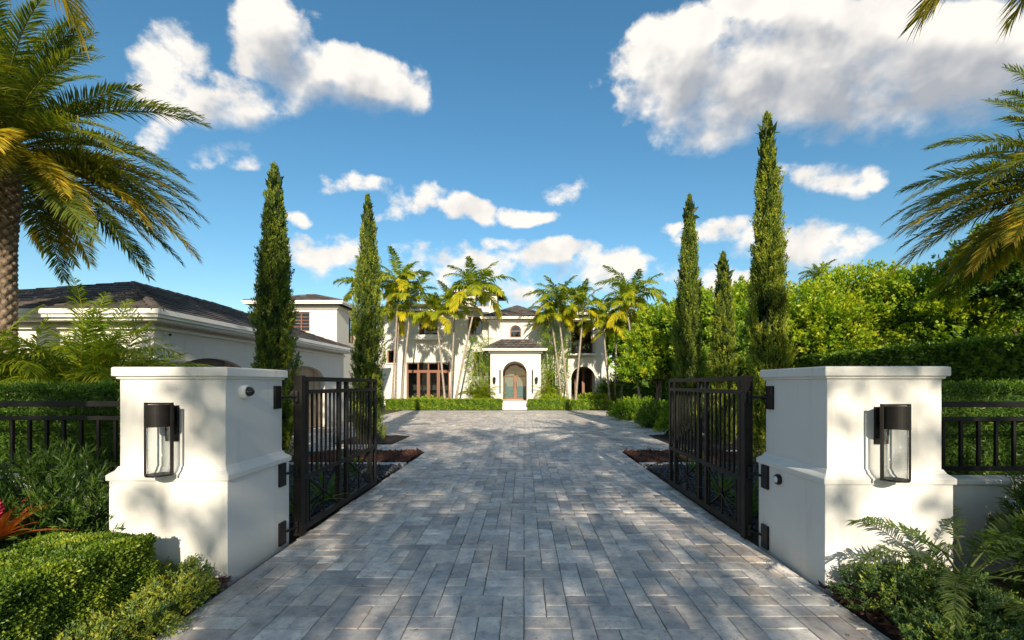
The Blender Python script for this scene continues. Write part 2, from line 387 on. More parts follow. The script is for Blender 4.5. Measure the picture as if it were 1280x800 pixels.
def leaf_geo(P, D, L, W, tone, hint=None, jit=.6, fold=.18):
    n = len(P); D = unit(D)
    rnd = rng.normal(size=(n, 3))
    Nn = rnd if hint is None else unit(hint) + jit * .5 * rnd
    S = unit(np.cross(D, Nn)); Nn = np.cross(S, D)
    L = np.broadcast_to(np.asarray(L, float), (n,))[:, None]; W = np.broadcast_to(np.asarray(W, float), (n,))[:, None]
    V = np.stack([P, P + D * L * .45 + S * W * .5 + Nn * W * fold, P + D * L, P + D * L * .45 - S * W * .5 + Nn * W * fold], 1).reshape(-1, 3)
    F = np.arange(4 * n).reshape(n, 4)
    return V, F, np.repeat(np.broadcast_to(tone, (n,)), 4)
def leaf_obj(name, geo, mat, parent=None, kind=None):
    o0 = np.array(org(parent)) if parent is not None else np.zeros(3)
    V = np.concatenate([g_[0] for g_ in geo]) - o0; T = np.concatenate([g_[2] for g_ in geo]); F = []; k = 0
    for g_ in geo: F.append(g_[1] + k); k += len(g_[0])
    o = link(name, fast_mesh(name, V, F, T, mat), parent)
    if kind: o['kind'] = kind
    return o
def tufts(C, D, ln, rad, n, ll, lw, tone, spread=.6, up=.0, hint_out=None):
    """n leaves in an elongated cloud round every tuft centre C, growing along D"""
    m = len(C); D = unit(D)
    ln = np.broadcast_to(np.asarray(ln, float), (m,)); rad = np.broadcast_to(np.asarray(rad, float), (m,))
    t = rng.random((m, n)); r = rng.normal(size=(m, n, 3)) * (rad[:, None, None] * (1.05 - .8 * t[..., None]) * .55)
    P = C[:, None] + D[:, None] * (t * ln[:, None])[..., None] + r
    d = D[:, None] + spread * rng.normal(size=(m, n, 3)) + np.array([0, 0, up])
    tn = np.broadcast_to(np.asarray(tone, float), (m,))[:, None] + .28 * (t - .5) + .10 * rng.normal(size=(m, n))
    N = m * n
    h = None if hint_out is None else np.repeat(hint_out, n, 0)
    return leaf_geo(P.reshape(N, 3), d.reshape(N, 3), ll * (.6 + .8 * rng.random(N)), lw * (.7 + .6 * rng.random(N)), np.clip(tn.reshape(N), 0, 1), h)

# ------------------------------------------------------------------ ground, drive, beds
def ground_mat():
    m, t, b, o = new_mat('lawn')
    c = ramp(t, noise(t, 1.2, 6, .6), [(.3, (.03, .05, .012)), (.55, (.06, .10, .02)), (.75, (.085, .075, .035))])
    t.links.new(c, b.inputs['Base Color']); b.inputs['Roughness'].default_value = .95
    bump(t, noise(t, 40, 4), .8, .04, b)
ground_mat()
tag(MB().box(-600, 600, -300, 1500, -1.2, -.09).build('ground', 'lawn'), kind='structure')

DRIVE = [(-2.50, 2.45, -1.0, 11.45), (-7.75, 6.2, 11.45, 29.1), (-7.75, -5.6, 7.4, 11.45)]
EDGE_L, EDGE_R = -2.50, 2.45
dm = MB()
for (a, b, c, d) in DRIVE: dm.box(a, b, c, d, -.12, -.012)
drive = tag(dm.build('driveway', 'joint_sand'), kind='structure')

BW, BL, GAP = .165, .330, .0055
def brick_verts(w, l, h):
    """tumbled brick: top inset ring, outer ring, bottom ring; centred, top at z = h"""
    b = .006; jt = lambda k: (random.random() - .5) * k
    top = []; mid = []; bot = []
    tx, ty, tz = jt(.004), jt(.004), jt(.003)
    for sx, sy in ((-1, -1), (1, -1), (1, 1), (-1, 1)):
        x = sx * (w / 2) + jt(.003); y = sy * (l / 2) + jt(.003); z = h + tz + tx * sx + ty * sy
        top.append((x - sx * b, y - sy * b, z)); mid.append((x, y, z - b * .8)); bot.append((x, y, -.03))
    return top + mid + bot
BF = [(0, 1, 2, 3)] + [(4 + k, 4 + (k + 1) % 4, (k + 1) % 4, k) for k in range(4)] + [(8 + k, 8 + (k + 1) % 4, 4 + (k + 1) % 4, 4 + k) for k in range(4)]
bricks = []                                    # (x0,x1,y0,y1)
u = BW
# random bond of 2:1 stones: shuffle a stacked layout by turning pairs, then halve some stones into squares
q0, q1, r0_, r1_ = -50, 42, -8, 182
H_, V_ = {}, {}
for r_ in range(r0_, r1_):
    for q in range(q0, q1, 2): H_[(q, r_)] = 1
for _ in range(420000):
    q = random.randrange(q0, q1 - 1); r_ = random.randrange(r0_, r1_ - 1)
    if (q, r_) in H_ and (q, r_ + 1) in H_: del H_[(q, r_)], H_[(q, r_ + 1)]; V_[(q, r_)] = 1; V_[(q + 1, r_)] = 1
    elif (q, r_) in V_ and (q + 1, r_) in V_: del V_[(q, r_)], V_[(q + 1, r_)]; H_[(q, r_)] = 1; H_[(q, r_ + 1)] = 1
for (q, r_) in H_:
    if random.random() < .16: bricks += [(q * u, (q + 1) * u, r_ * u, (r_ + 1) * u), ((q + 1) * u, (q + 2) * u, r_ * u, (r_ + 1) * u)]
    else: bricks.append((q * u, (q + 2) * u, r_ * u, (r_ + 1) * u))
for (q, r_) in V_:
    if random.random() < .12: bricks += [(q * u, (q + 1) * u, r_ * u, (r_ + 1) * u), (q * u, (q + 1) * u, (r_ + 1) * u, (r_ + 2) * u)]
    else: bricks.append((q * u, (q + 1) * u, r_ * u, (r_ + 2) * u))
clipped = []
for (a, b, c, d) in bricks:
    for (x0, x1, y0, y1) in DRIVE:
        a2, b2, c2, d2 = max(a, x0), min(b, x1), max(c, y0), min(d, y1)
        if b2 - a2 > .03 and d2 - c2 > .03 and d2 < 26.5: clipped.append((a2, b2, c2, d2))
def seen(b):
    x, y = (b[0] + b[1]) / 2, (b[2] + b[3]) / 2
    if y < 2.6: return False
    px = CX + x / y * FPX; py = CY + CAMH / y * FPX
    return -20 < px < 1300 and py < 815
vis = sorted([b for b in clipped if seen(b)], key=lambda b: b[3])
single = set(vis[:300])
variants = {}
V = []; T = []; F = []; k = 0
def tone_r(): return float(np.clip(np.random.default_rng(random.randrange(1 << 30)).beta(1.35, 1.6), 0, 1))
for b in clipped:
    w_, l_ = b[1] - b[0] - GAP, b[3] - b[2] - GAP; cx_, cy_ = (b[0] + b[1]) / 2, (b[2] + b[3]) / 2
    if b in single:
        key = (round(w_, 3), round(l_, 3), random.randrange(26))
        if key not in variants:
            me = bpy.data.meshes.new('paver'); me.from_pydata(brick_verts(w_, l_, 0), [], BF)
            at = me.attributes.new('tone', 'FLOAT', 'POINT'); at.data.foreach_set('value', [tone_r()] * 12); me.materials.append(MATS['paver_stone']); variants[key] = me
        link('paver', variants[key], drive, (cx_, cy_, random.uniform(-.0015, .0015)))
    else:
        V += [(p[0] + cx_, p[1] + cy_, p[2]) for p in brick_verts(w_, l_, 0)]; T += [tone_r()] * 12
        F += [tuple(i + k for i in f) for f in BF]; k += 12
# the far end of the court, joints too fine to see: larger slabs of the same bond
me = fast_mesh('paver_field', np.array(V), [np.array(F)], np.array(T), 'paver_stone'); o = link('paver_field', me, drive); o['kind'] = 'stuff'
MB().box(-7.75, 6.2, 26.45, 29.1, -.03, -.004).build('far_paving', 'paver_stone', drive)['kind'] = 'stuff'

def bed(name, label, x0, x1, y0, y1, z, mat='soil', amp=.03):
    nx = max(3, int((x1 - x0) / .12)); ny = max(3, int((y1 - y0) / .12))
    nx, ny = min(nx, 80), min(ny, 80)
    X, Yg = np.meshgrid(np.linspace(x0, x1, nx), np.linspace(y0, y1, ny), indexing='ij')
    Z = z + amp * rng.random(X.shape); Z[0] = Z[-1] = z - .1; Z[:, 0] = Z[:, -1] = z - .1
    V = np.stack([X, Yg, Z], -1).reshape(-1, 3)
    i = np.arange((nx - 1) * (ny - 1)); a = (i // (ny - 1)) * ny + i % (ny - 1)
    F = np.stack([a, a + ny, a + ny + 1, a + 1], 1)
    o = link(name, fast_mesh(name, V, [F], np.full(len(V), .5), mat, True)); o['kind'] = 'structure'; return o
bed('planting_bed', '', -9, EDGE_L - .01, -1, 3.86, 0.0); bed('planting_bed', '', EDGE_R + .01, 9, -1, 3.71, 0.0)
bed('planting_bed', '', -15, -3.6, 4.92, 7.35, 0.0); bed('planting_bed', '', 3.57, 9.2, 4.82, 11.4, 0.0)
bed('planting_bed', '', -5.55, -2.56, 4.95, 11.4, -.02); bed('planting_bed', '', 2.5, 3.55, 4.82, 11.4, -.02)
bed('planting_bed', '', 6.22, 12, 11.5, 29, 0.0); bed('planting_bed', '', -11.5, 8.5, 29.15, 34.8, 0.0)
for bx_ in ((-5.5, -3.6, 12.6, 14.8), (4.0, 6.25, 11.5, 15.0)): bed('planting_bed', '', *bx_, .015)

def scatter_stones(name, label, cat, x0, x1, y0, y1, z, n, s, mat, flat=.6, long=1.):
    base = np.array([(1, 0, 0), (0, 1, 0), (-1, 0, 0), (0, -1, 0), (0, 0, 1), (0, 0, -1)], float)
    fc = np.array([(0, 1, 4), (1, 2, 4), (2, 3, 4), (3, 0, 4), (1, 0, 5), (2, 1, 5), (3, 2, 5), (0, 3, 5)])
    a = rng.random(n) * 6.28; sc_ = s * (.5 + rng.random(n))
    b = base[None] * np.stack([sc_ * long, sc_ * (.6 + .4 * rng.random(n)), sc_ * flat], 1)[:, None]
    b += rng.normal(size=b.shape) * s * .12
    tl = rng.normal(size=(n, 1)) * .4; b[..., 2] += b[..., 0] * tl
    x = b[..., 0] * np.cos(a)[:, None] - b[..., 1] * np.sin(a)[:, None]; y = b[..., 0] * np.sin(a)[:, None] + b[..., 1] * np.cos(a)[:, None]
    c = np.stack([x0 + rng.random(n) * (x1 - x0), y0 + rng.random(n) * (y1 - y0), z + rng.random(n) * s * .6], 1)
    V = np.stack([x, y, b[..., 2]], -1) + c[:, None]
    F = (fc[None] + 6 * np.arange(n)[:, None, None]).reshape(-1, 3)
    return tag(link(name, fast_mesh(name, V.reshape(-1, 3), [F], np.repeat(rng.random(n), 6), mat)), label, cat, None, 'stuff')
scatter_stones('dark_gravel', 'dark grey pebbles beside the open gate with the dome camera pillar', 'gravel', -5.0, -2.56, 5.2, 9.45, .0, 4200, .035, 'pebble')
scatter_stones('dark_gravel', 'dark grey pebbles beside the gate opposite the dome camera', 'gravel', 2.52, 5.0, 5.2, 9.45, .0, 4200, .035, 'pebble')
scatter_stones('bark_mulch', 'red brown bark chips in the bed past the gate by the garage', 'mulch', -5.0, -2.56, 9.85, 11.4, .0, 2200, .04, 'bark_chip', .35, 1.8)
scatter_stones('bark_mulch', 'red brown bark chips in the bed past the gate opposite the garage', 'mulch', 2.52, 5.0, 9.85, 11.4, .0, 2200, .04, 'bark_chip', .35, 1.8)
scatter_stones('bark_mulch', 'red brown bark chips under the small junipers by the boxwood', 'mulch', -4.2, -2.5, 2.2, 3.9, .02, 1800, .026, 'bark_chip', .3, 2.0)
scatter_stones('bark_mulch', 'red brown bark chips around the fern and creeping juniper', 'mulch', 2.46, 4.6, 2.2, 3.75, .02, 1800, .026, 'bark_chip', .3, 2.0)
tag(MB().box(-5.2, -2.54, 9.5, 9.78, -.1, .004).build('paver_strip', 'paver_stone', drive)); tag(MB().box(2.49, 5.2, 9.5, 9.78, -.1, .004).build('paver_strip', 'paver_stone', drive))

# ------------------------------------------------------------------ gate pillars
def pillar(label, cx, cy, h):
    p = thing('gate_pillar', label, 'pillar', (cx, cy, 0), 'gate pillars')
    MB().sq(cx, cy, [(h, -.1), (h, .868)]).build('base_block', 'stucco_white', p, .006)
    MB().sq(cx, cy, [(h, .866), (h + .016, .870), (h + .018, .915), (h + .002, .93), (h - .024, .95), (h - .042, .985)]).build('moulding', 'stucco_white', p, .004)
    MB().sq(cx, cy, [(h - .05, .98), (h - .05, 1.745)]).build('shaft', 'stucco_white', p, .006)
    MB().sq(cx, cy, [(h - .052, 1.74), (h - .03, 1.745), (h - .03, 1.765), (h - .008, 1.768), (h - .008, 1.842), (h - .02, 1.848)]).build('cap', 'stucco_white', p, .006)
    return p
LX, LY, LH = -3.06, 4.39, .51
RX, RY, RH = 3.02, 4.26, .53
pillar('white stucco gate pillar with the white dome camera on its inner side', LX, LY, LH)
pillar('white stucco gate pillar with the small black sensor on its inner side', RX, RY, RH)

def lantern(label, cx, yw, ztop, zbot):
    p = thing('wall_lantern', label, 'wall lamp', (cx, yw, ztop - .33), 'pillar lanterns')
    yc = yw - .155; hw = .105
    MB().box(cx - .055, cx + .055, yw - .022, yw + .006, ztop - .34, ztop - .03).build('back_plate', 'black_metal', p, .002)
    MB().box(cx - .03, cx + .03, yw - .07, yw - .02, ztop - .16, ztop - .08).build('arm', 'black_metal', p, .002)
    fr = MB()
    fr.box(cx - hw - .012, cx - hw + .004, yc - .012, yc + .012, zbot, ztop); fr.box(cx + hw - .004, cx + hw + .012, yc - .012, yc + .012, zbot, ztop)
    fr.box(cx - hw + .004, cx + hw - .004, yc - .012, yc + .012, ztop - .014, ztop - .001)
    fr.build('frame', 'black_metal', p, .0015)
    MB().lathe((cx, yc, 0), [(.03, ztop - .016), (.097, ztop - .018), (.097, ztop - .20), (.09, ztop - .20), (.088, ztop - .05), (.02, ztop - .045)], 36).build('hood', 'black_metal', p, smooth=False)
    MB().lathe((cx, yc, 0), [(.082, ztop - .19), (.082, zbot + .015), (.078, zbot + .015), (.078, ztop - .19)], 36).build('glass_shade', 'lamp_glass', p, smooth=True)
    MB().lathe((cx, yc, 0), [(.093, zbot), (.093, zbot + .012), (.05, zbot + .014)], 36).build('base_plate', 'black_metal', p)
    b = MB().lathe((cx, yc, 0), [(.03, ztop - .06), (.034, ztop - .16), (.02, ztop - .185), (.004, ztop - .19)], 16).build('bulb', 'lamp_bulb', p, smooth=True)
lantern('black lantern with glass cylinder on the pillar with dome camera', -3.055, LY - LH + .05, 1.545, .935)
lantern('black lantern with glass cylinder on the pillar with black sensor', 2.985, RY - RH + .05, 1.54, .925)

xi = LX + LH - .05
c = thing('dome_camera', 'white security camera with smoked dome on the pillar inner side', 'camera', (xi, 4.17, 1.63))
MB().lathe((xi, 4.17, 1.63), [(.062, -.005), (.066, .02), (.063, .045), (.055, .055)], 28, 'x').build('housing', 'white_plastic', c, smooth=False)
MB().lathe((xi, 4.17, 1.63), [(.046, .05), (.046, .06), (.042, .078), (.032, .093), (.018, .103), (.004, .106)], 28, 'x').build('dome', 'dome_smoke', c, smooth=True)
xi = RX - RH
c = thing('gate_sensor', 'small round black gate sensor below the pillar moulding', 'sensor', (xi, 4.40, .77))
MB().lathe((xi, 4.40, .77), [(.05, .005), (.052, -.02), (.045, -.035), (.034, -.036)], 24, 'x').build('housing', 'dark_plastic', c)
MB().lathe((xi, 4.40, .77), [(.033, -.03), (.03, -.042), (.015, -.048)], 20, 'x').build('lens', 'white_plastic', c)

# ------------------------------------------------------------------ gates
def gate(label, x, y0, side, xw):
    """leaf standing open along y; x centre plane; side = +1 when the pillar is at -x"""
    p = thing('entrance_gate', label, 'gate', (x, y0 + 1.3, 0), 'entrance gate leaves')
    yb = lambda v: y0 + v
    zb, zt = .045, 1.785; L = 2.62; t = .05
    MB().box(x - .045, x + .045, yb(0), yb(.095), .02, zt + .01).build('hinge_post', 'black_metal', p, .003)
    for nm, a, b in (('bottom_rail', zb, zb + .07), ('middle_rail', .62, .675), ('upper_rail', 1.585, 1.635), ('top_rail', zt - .055, zt)):
        MB().box(x - .026, x + .026, yb(.095), yb(L), a, b).build(nm, 'black_metal', p, .002)
    for v in (.15, 1.08, 1.33, 2.30, L - .07):
        MB().box(x - .0235, x + .0235, yb(v), yb(v + .067), zb + .07, zt - .055).build('stile', 'black_metal', p, .002)
    for a, b in ((.22, 1.08), (1.40, 2.30)):
        n = 6
        for k_ in range(n):
            v = a + (b - a) * (k_ + 1) / (n + 1)
            MB().box(x - .011, x + .011, yb(v - .011), yb(v + .011), .672, 1.588).build('picket', 'black_metal', p)
        z0, z1 = zb + .068, .622
        MB().bar((x - .011, yb(a - .004), z0), (x - .011, yb(b + .004), z1), .018, .024).build('brace', 'black_metal', p)
        MB().bar((x + .0095, yb(a - .004), z1), (x + .0095, yb(b + .004), z0), .018, .024).build('brace', 'black_metal', p)
        MB().box(x - .0085, x + .0085, yb((a + b) / 2 - .011), yb((a + b) / 2 + .011), z0, z1).build('centre_bar', 'black_metal', p)
        for v in (a + .05, b - .05): MB().box(x - .0105, x + .0105, yb(v - .009), yb(v + .009), z0, z1).build('picket', 'black_metal', p)
    for z in (.13, .745, 1.56):
        xs_ = xw if z < .9 else xw - side * .05
        h = MB(); h.box(min(xs_ - side * .004, xs_ + side * .024), max(xs_ - side * .004, xs_ + side * .024), y0 - .30, y0 - .18, z - .12, z + .12)
        hp = h.build('hinge_plate', 'dark_plastic', p, .003)
        MB().tube([(xs_ + side * .012, y0 - .20, z), (x, y0 - .05, z), (x, y0 + .02, z)], .014, 8).build('hinge_arm', 'black_metal', hp)
        MB().lathe((x, y0 - .022, 0), [(.02, z - .06), (.022, z - .05), (.022, z + .05), (.02, z + .06)], 12).build('hinge_knuckle', 'black_metal', hp)
gate('black steel gate leaf standing open in front of the garage doors', -2.50, 4.98, 1, LX + LH)
gate('black steel gate leaf standing open beside the black sensor', 2.43, 4.88, -1, RX - RH)

# ------------------------------------------------------------------ low walls and fences
def fence(label, wl, x0, x1, y):
    wobj = thing('garden_wall', wl, 'wall', ((x0 + x1) / 2, y, 0), 'low garden walls')
    MB().box(x0, x1, y - .09, y + .09, -.1, .74).build('wall_body', 'stucco_white', wobj, .005)
    MB().box(x0, x1, y - .115, y + .115, .742, .79).build('coping', 'stucco_white', wobj, .006)
    p = thing('iron_fence', label, 'fence', ((x0 + x1) / 2, y, .79), 'railings on the low walls')
    MB().box(x0, x1, y - .02, y + .02, 1.475, 1.53).build('top_rail', 'black_metal', p, .003)
    MB().box(x0, x1, y - .018, y + .018, 1.34, 1.38).build('upper_rail', 'black_metal', p, .003)
    MB().box(x0, x1, y - .018, y + .018, .855, .90).build('bottom_rail', 'black_metal', p, .003)
    n = int((x1 - x0) / .172)
    for k_ in range(n):
        xx = x0 + .09 + k_ * .172 if x0 < 0 else x0 + .06 + k_ * .172
        if k_ % 10 == (0 if x0 > 0 else (n - 1) % 10): MB().box(xx - .022, xx + .022, y - .022, y + .022, .79, 1.475).build('post', 'black_metal', p, .002)
        else: MB().box(xx - .0125, xx + .0125, y - .0125, y + .0125, .89, 1.35).build('picket', 'black_metal', p)
fence('black railing between the big date palm and the white pillar', 'low white wall behind the podocarpus shrub and bromeliad', -7.6, LX - LH + .04, 4.50)
fence('black railing in front of the dark shrub hedge by the fern', 'low white wall behind the fern', RX + RH - .04, 7.6, 4.40)

# ------------------------------------------------------------------ roofs
def slope_tiles(e0, e1, t0, t1, ew=.30, eh=.33, th=.022, keep=None):
    """flat tiles on the slope with eave e0-e1 and top t0-t1; returns list of 8-corner tiles"""
    e0, e1, t0, t1 = map(Vector, (e0, e1, t0, t1)); ax = (e1 - e0).normalized()
    upv = (t0 - e0); upv = (upv - ax * upv.dot(ax)); H = upv.length; upv.normalize(); nrm = ax.cross(upv)
    if nrm.z < 0: nrm = -nrm
    W0 = (e1 - e0).length; a0 = (t0 - e0).dot(ax); a1 = (t1 - e0).dot(ax)
    rows = int(H / eh); out = []
    for r_ in range(rows + 1):
        h0 = r_ * eh; h1 = min(H, h0 + eh + .05)
        if h1 - h0 < .08: continue
        hm = (h0 + min(h1, H)) / 2
        lo = a0 * hm / H; hi = W0 + (a1 - W0) * hm / H
        k0 = int(lo / ew) - 1; k1 = int(hi / ew) + 2
        for k_ in range(k0, k1):
            s0 = (k_ + (.5 if r_ % 2 else 0)) * ew; s1 = s0 + ew - .006
            s0, s1 = max(s0, lo), min(s1, hi)
            if s1 - s0 < .03: continue
            j = random.uniform(-.004, .004)
            c = []
            for lift in (0, th):
                for (ss, hh, l2) in ((s0, h0 - .015, .028 + j), (s1, h0 - .015, .028 + j * .5), (s1, h1, .002), (s0, h1, .002)):
                    c.append(e0 + ax * ss + upv * hh + nrm * (l2 + lift))
            out.append(c)
    return out
TF = [(3, 2, 1, 0), (4, 5, 6, 7), (0, 1, 5, 4), (1, 2, 6, 5), (2, 3, 7, 6), (3, 0, 4, 7)]
def hip_roof(parent, x0, x1, y0, y1, z, rise, axis='y', tiles_front=False, ew=.30, eh=.33, nsingle=300, fascia=.16, ridge_in=None):
    """hipped roof whose eaves lie at z; children of parent"""
    cx, cy = (x0 + x1) / 2, (y0 + y1) / 2
    if axis == 'y':
        q = ridge_in if ridge_in else min((x1 - x0) / 2, (y1 - y0) / 2); A, B = Vector((cx, y0 + q, z + rise)), Vector((cx, y1 - q, z + rise))
        c = [Vector((x0, y0, z)), Vector((x1, y0, z)), Vector((x1, y1, z)), Vector((x0, y1, z))]
        sl = [(c[0], c[1], A, A), (c[1], c[2], A, B), (c[2], c[3], B, B), (c[3], c[0], B, A)]
        lines = [(c[0], A), (c[1], A), (c[2], B), (c[3], B), (A, B)]
    else:
        q = ridge_in if ridge_in else min((x1 - x0) / 2, (y1 - y0) / 2); A, B = Vector((x0 + q, cy, z + rise)), Vector((x1 - q, cy, z + rise))
        c = [Vector((x0, y0, z)), Vector((x1, y0, z)), Vector((x1, y1, z)), Vector((x0, y1, z))]
        sl = [(c[0], c[1], A, B), (c[1], c[2], B, B), (c[2], c[3], B, A), (c[3], c[0], A, A)]
        lines = [(c[0], A), (c[3], A), (c[1], B), (c[2], B), (A, B)]
    d = MB()
    for (a, b, t1_, t0_) in [(s[0], s[1], s[2], s[3]) for s in sl]:
        pass
    dk = MB(); vs = c + [A, B]
    if axis == 'y': dk.add(vs, [(0, 1, 4), (1, 2, 5, 4), (2, 3, 5), (3, 0, 4, 5), (3, 2, 1, 0)])
    else: dk.add(vs, [(0, 1, 5, 4), (1, 2, 5), (2, 3, 4, 5), (3, 0, 4), (3, 2, 1, 0)])
    roof = dk.build('roof', 'roof_tile', parent)
    f = MB()
    for (xa, xb, ya, yb_) in ((x0 - .03, x1 + .03, y0 - .03, y0 + .04), (x0 - .03, x1 + .03, y1 - .04, y1 + .03), (x0 - .03, x0 + .04, y0 + .04, y1 - .04), (x1 - .04, x1 + .03, y0 + .04, y1 - .04)):
        f.box(xa, xb, ya, yb_, z - fascia, z - .004)
    f.build('fascia', 'trim_white', roof, .004)
    g2 = MB()
    for (xa, xb, ya, yb_) in ((x0 - .075, x1 + .075, y0 - .075, y0 - .032), (x0 - .075, x0 - .032, y0 - .032, y1), (x1 + .032, x1 + .075, y0 - .032, y1)):
        g2.box(xa, xb, ya, yb_, z - .09, z + .012)
    g2.build('gutter', 'trim_white', roof, .004)
    o0 = org(parent); cnt = 0; mb = MB()
    order = [0, 1, 3, 2] if axis == 'y' else [0, 1, 3, 2]
    for si in order:
        a, b, p, q2 = sl[si]
        tl = slope_tiles(a, b, p if axis == 'y' and si in (0, 1) else p, q2, ew, eh)
        for cc_ in tl:
            tn = float(np.clip(random.gauss(.5, .22), 0, 1))
            if tiles_front and si in (0, 1) and cnt < nsingle:
                m1 = MB(); m1.tone = tn; m1.add(cc_, TF); m1.build('tile', 'roof_tile', roof); cnt += 1
            else: mb.tone = tn; mb.add(cc_, TF)
    if mb.v:
        V = np.array([tuple(p - o0) for p in mb.v]); o = link('tile_courses', fast_mesh('tile_courses', V, [np.array(mb.f)], np.array(mb.t), 'roof_tile'), roof); o['kind'] = 'stuff'
    for (p, q2) in lines:
        L = (q2 - p).length
        if L < .1: continue
        dd = (q2 - p) / L; n = max(1, int(L / .38)); side = dd.cross(Vector((0, 0, 1))).normalized(); nn = side.cross(dd)
        m1 = MB(); 
        for k_ in range(n):
            m1.tone = random.uniform(.3, .9)
            a = p + dd * (L * k_ / n - .02); b = p + dd * (L * (k_ + 1) / n)
            lift = .075
            vs = []
            for (pt, l2) in ((a, lift), (b, lift - .02)):
                vs += [pt - side * .12 + nn * (l2 - .085), pt - side * .05 + nn * l2, pt + side * .05 + nn * l2, pt + side * .12 + nn * (l2 - .085)]
            m1.add(vs, [(0, 1, 5, 4), (1, 2, 6, 5), (2, 3, 7, 6), (0, 3, 2, 1), (4, 5, 6, 7)])
        m1.build('ridge_caps', 'roof_tile', roof)
    return roof

def window(parent, x0, x1, z0, z1, y, name='window', cols=1, rows=1, fw=.07, mat='brown_wood', arch=0, depth=.08, T=None, wide_mull=None):
    fr = MB(); fr.M = T
    zs = z1 - arch
    fr.box(x0, x0 + fw, y, y + depth, z0, zs); fr.box(x1 - fw, x1, y, y + depth, z0, zs); fr.box(x0 + fw, x1 - fw, y, y + depth, z0, z0 + fw)
    if not arch: fr.box(x0 + fw, x1 - fw, y, y + depth, z1 - fw, z1)
    else:
        cx, hw, n = (x0 + x1) / 2, (x1 - x0) / 2, 20
        for k_ in range(n):
            a0, a1 = math.pi * k_ / n, math.pi * (k_ + 1) / n; q = []
            for a in (a0, a1):
                for r_ in (1., 1 - fw / hw):
                    for yv in (y, y + depth): q.append((cx - hw * r_ * math.cos(a), yv, zs + arch * (r_ if r_ == 1. else 1 - fw / arch) * math.sin(a)))
            fr.add(q, [(0, 1, 5, 4), (2, 6, 7, 3), (0, 4, 6, 2), (1, 3, 7, 5)])
    wo_ = fr.build(name, mat, parent)
    iw = (x1 - x0 - 2 * fw)
    for k_ in range(1, cols):
        xx = x0 + fw + iw * k_ / cols; m_ = MB(); m_.M = T; hw_ = fw * (.9 if wide_mull is None else wide_mull)
        m_.box(xx - hw_ / 2, xx + hw_ / 2, y + .006, y + depth - .006, z0 + fw, (zs if arch else z1 - fw)); m_.build('mullion', mat, wo_)
    for k_ in range(1, rows):
        zz = z0 + fw + ((zs if arch else z1 - fw) - z0 - fw) * k_ / rows; m_ = MB(); m_.M = T
        m_.box(x0 + fw, x1 - fw, y + .012, y + depth - .012, zz - fw * .3, zz + fw * .3); m_.build('glazing_bar', mat, wo_)
    for k_ in range(cols):
        xa = x0 + fw + iw * k_ / cols + .012; xb = x0 + fw + iw * (k_ + 1) / cols - .012
        m_ = MB(); m_.M = T; top = zs if arch else z1 - fw
        m_.add([(xa, y + depth * .55, z0 + fw), (xb, y + depth * .55, z0 + fw), (xb, y + depth * .55, top), (xa, y + depth * .55, top)], [(0, 1, 2, 3)])
        m_.build('pane', 'window_glass', wo_)
    if arch:
        m_ = MB(); m_.M = T; n = 18; cx, hw = (x0 + x1) / 2, (x1 - x0) / 2 - fw * .6
        m_.add([(cx - hw * math.cos(math.pi * k_ / n), y + depth * .56, zs + (arch - fw * .6) * math.sin(math.pi * k_ / n)) for k_ in range(n + 1)], [tuple(range(n + 1))])
        m_.build('arched_pane', 'window_glass', wo_)
        m_ = MB(); m_.M = T; m_.box(x0 + fw, x1 - fw, y + .01, y + depth - .01, zs - .03, zs + .03); m_.build('transom', mat, wo_)
    return wo_
def sill(parent, x0, x1, y, z, d=.12, h=.09):
    return MB().box(x0 - .1, x1 + .1, y - d, y + .02, z - h, z).build('sill', 'trim_white', parent, .006)
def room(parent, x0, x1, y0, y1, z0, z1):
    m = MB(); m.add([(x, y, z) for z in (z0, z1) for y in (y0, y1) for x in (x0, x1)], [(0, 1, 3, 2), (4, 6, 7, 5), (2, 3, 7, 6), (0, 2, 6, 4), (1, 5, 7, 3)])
    return m.build('interior', 'interior_dark', parent)

# ------------------------------------------------------------------ garage
gx0, gx1, gy0, gy1 = -14.6, -8.0, 9.75, 20.0
gar = thing('garage_building', 'white single storey garage with hipped tile roof and arched plank doors', 'garage', ((gx0 + gx1) / 2, (gy0 + gy1) / 2, 0))
wz = 3.04
fo = (PX(88, 9.75), PX(150, 9.75), .9, PZ(430, 9.75), 0)
MB().wall(gx0, gx1, -.1, wz, gy0, .25, [fo]).build('front_wall', 'stucco_garage', gar)
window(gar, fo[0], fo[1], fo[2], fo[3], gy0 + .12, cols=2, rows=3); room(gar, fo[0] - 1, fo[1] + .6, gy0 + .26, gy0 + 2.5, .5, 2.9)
T90 = Matrix(((0, -1, 0, gx1 + .004), (1, 0, 0, 0), (0, 0, 1, 0), (0, 0, 0, 1)))       # local x -> world y, local y -> world -x
doors = [(9.95 + .25, 12.9 + .25), (15.1, 18.1)]
m = MB(); m.M = T90; m.wall(gy0 + .002, gy1, -.1, wz, 0, .24, [(a, b, -.02, 2.36, .55) for a, b in doors]); m.build('side_wall', 'stucco_garage', gar)
MB().box(gx0, gx1 - .25, gy1 - .25, gy1 - .002, -.1, wz).build('back_wall', 'stucco_garage', gar)
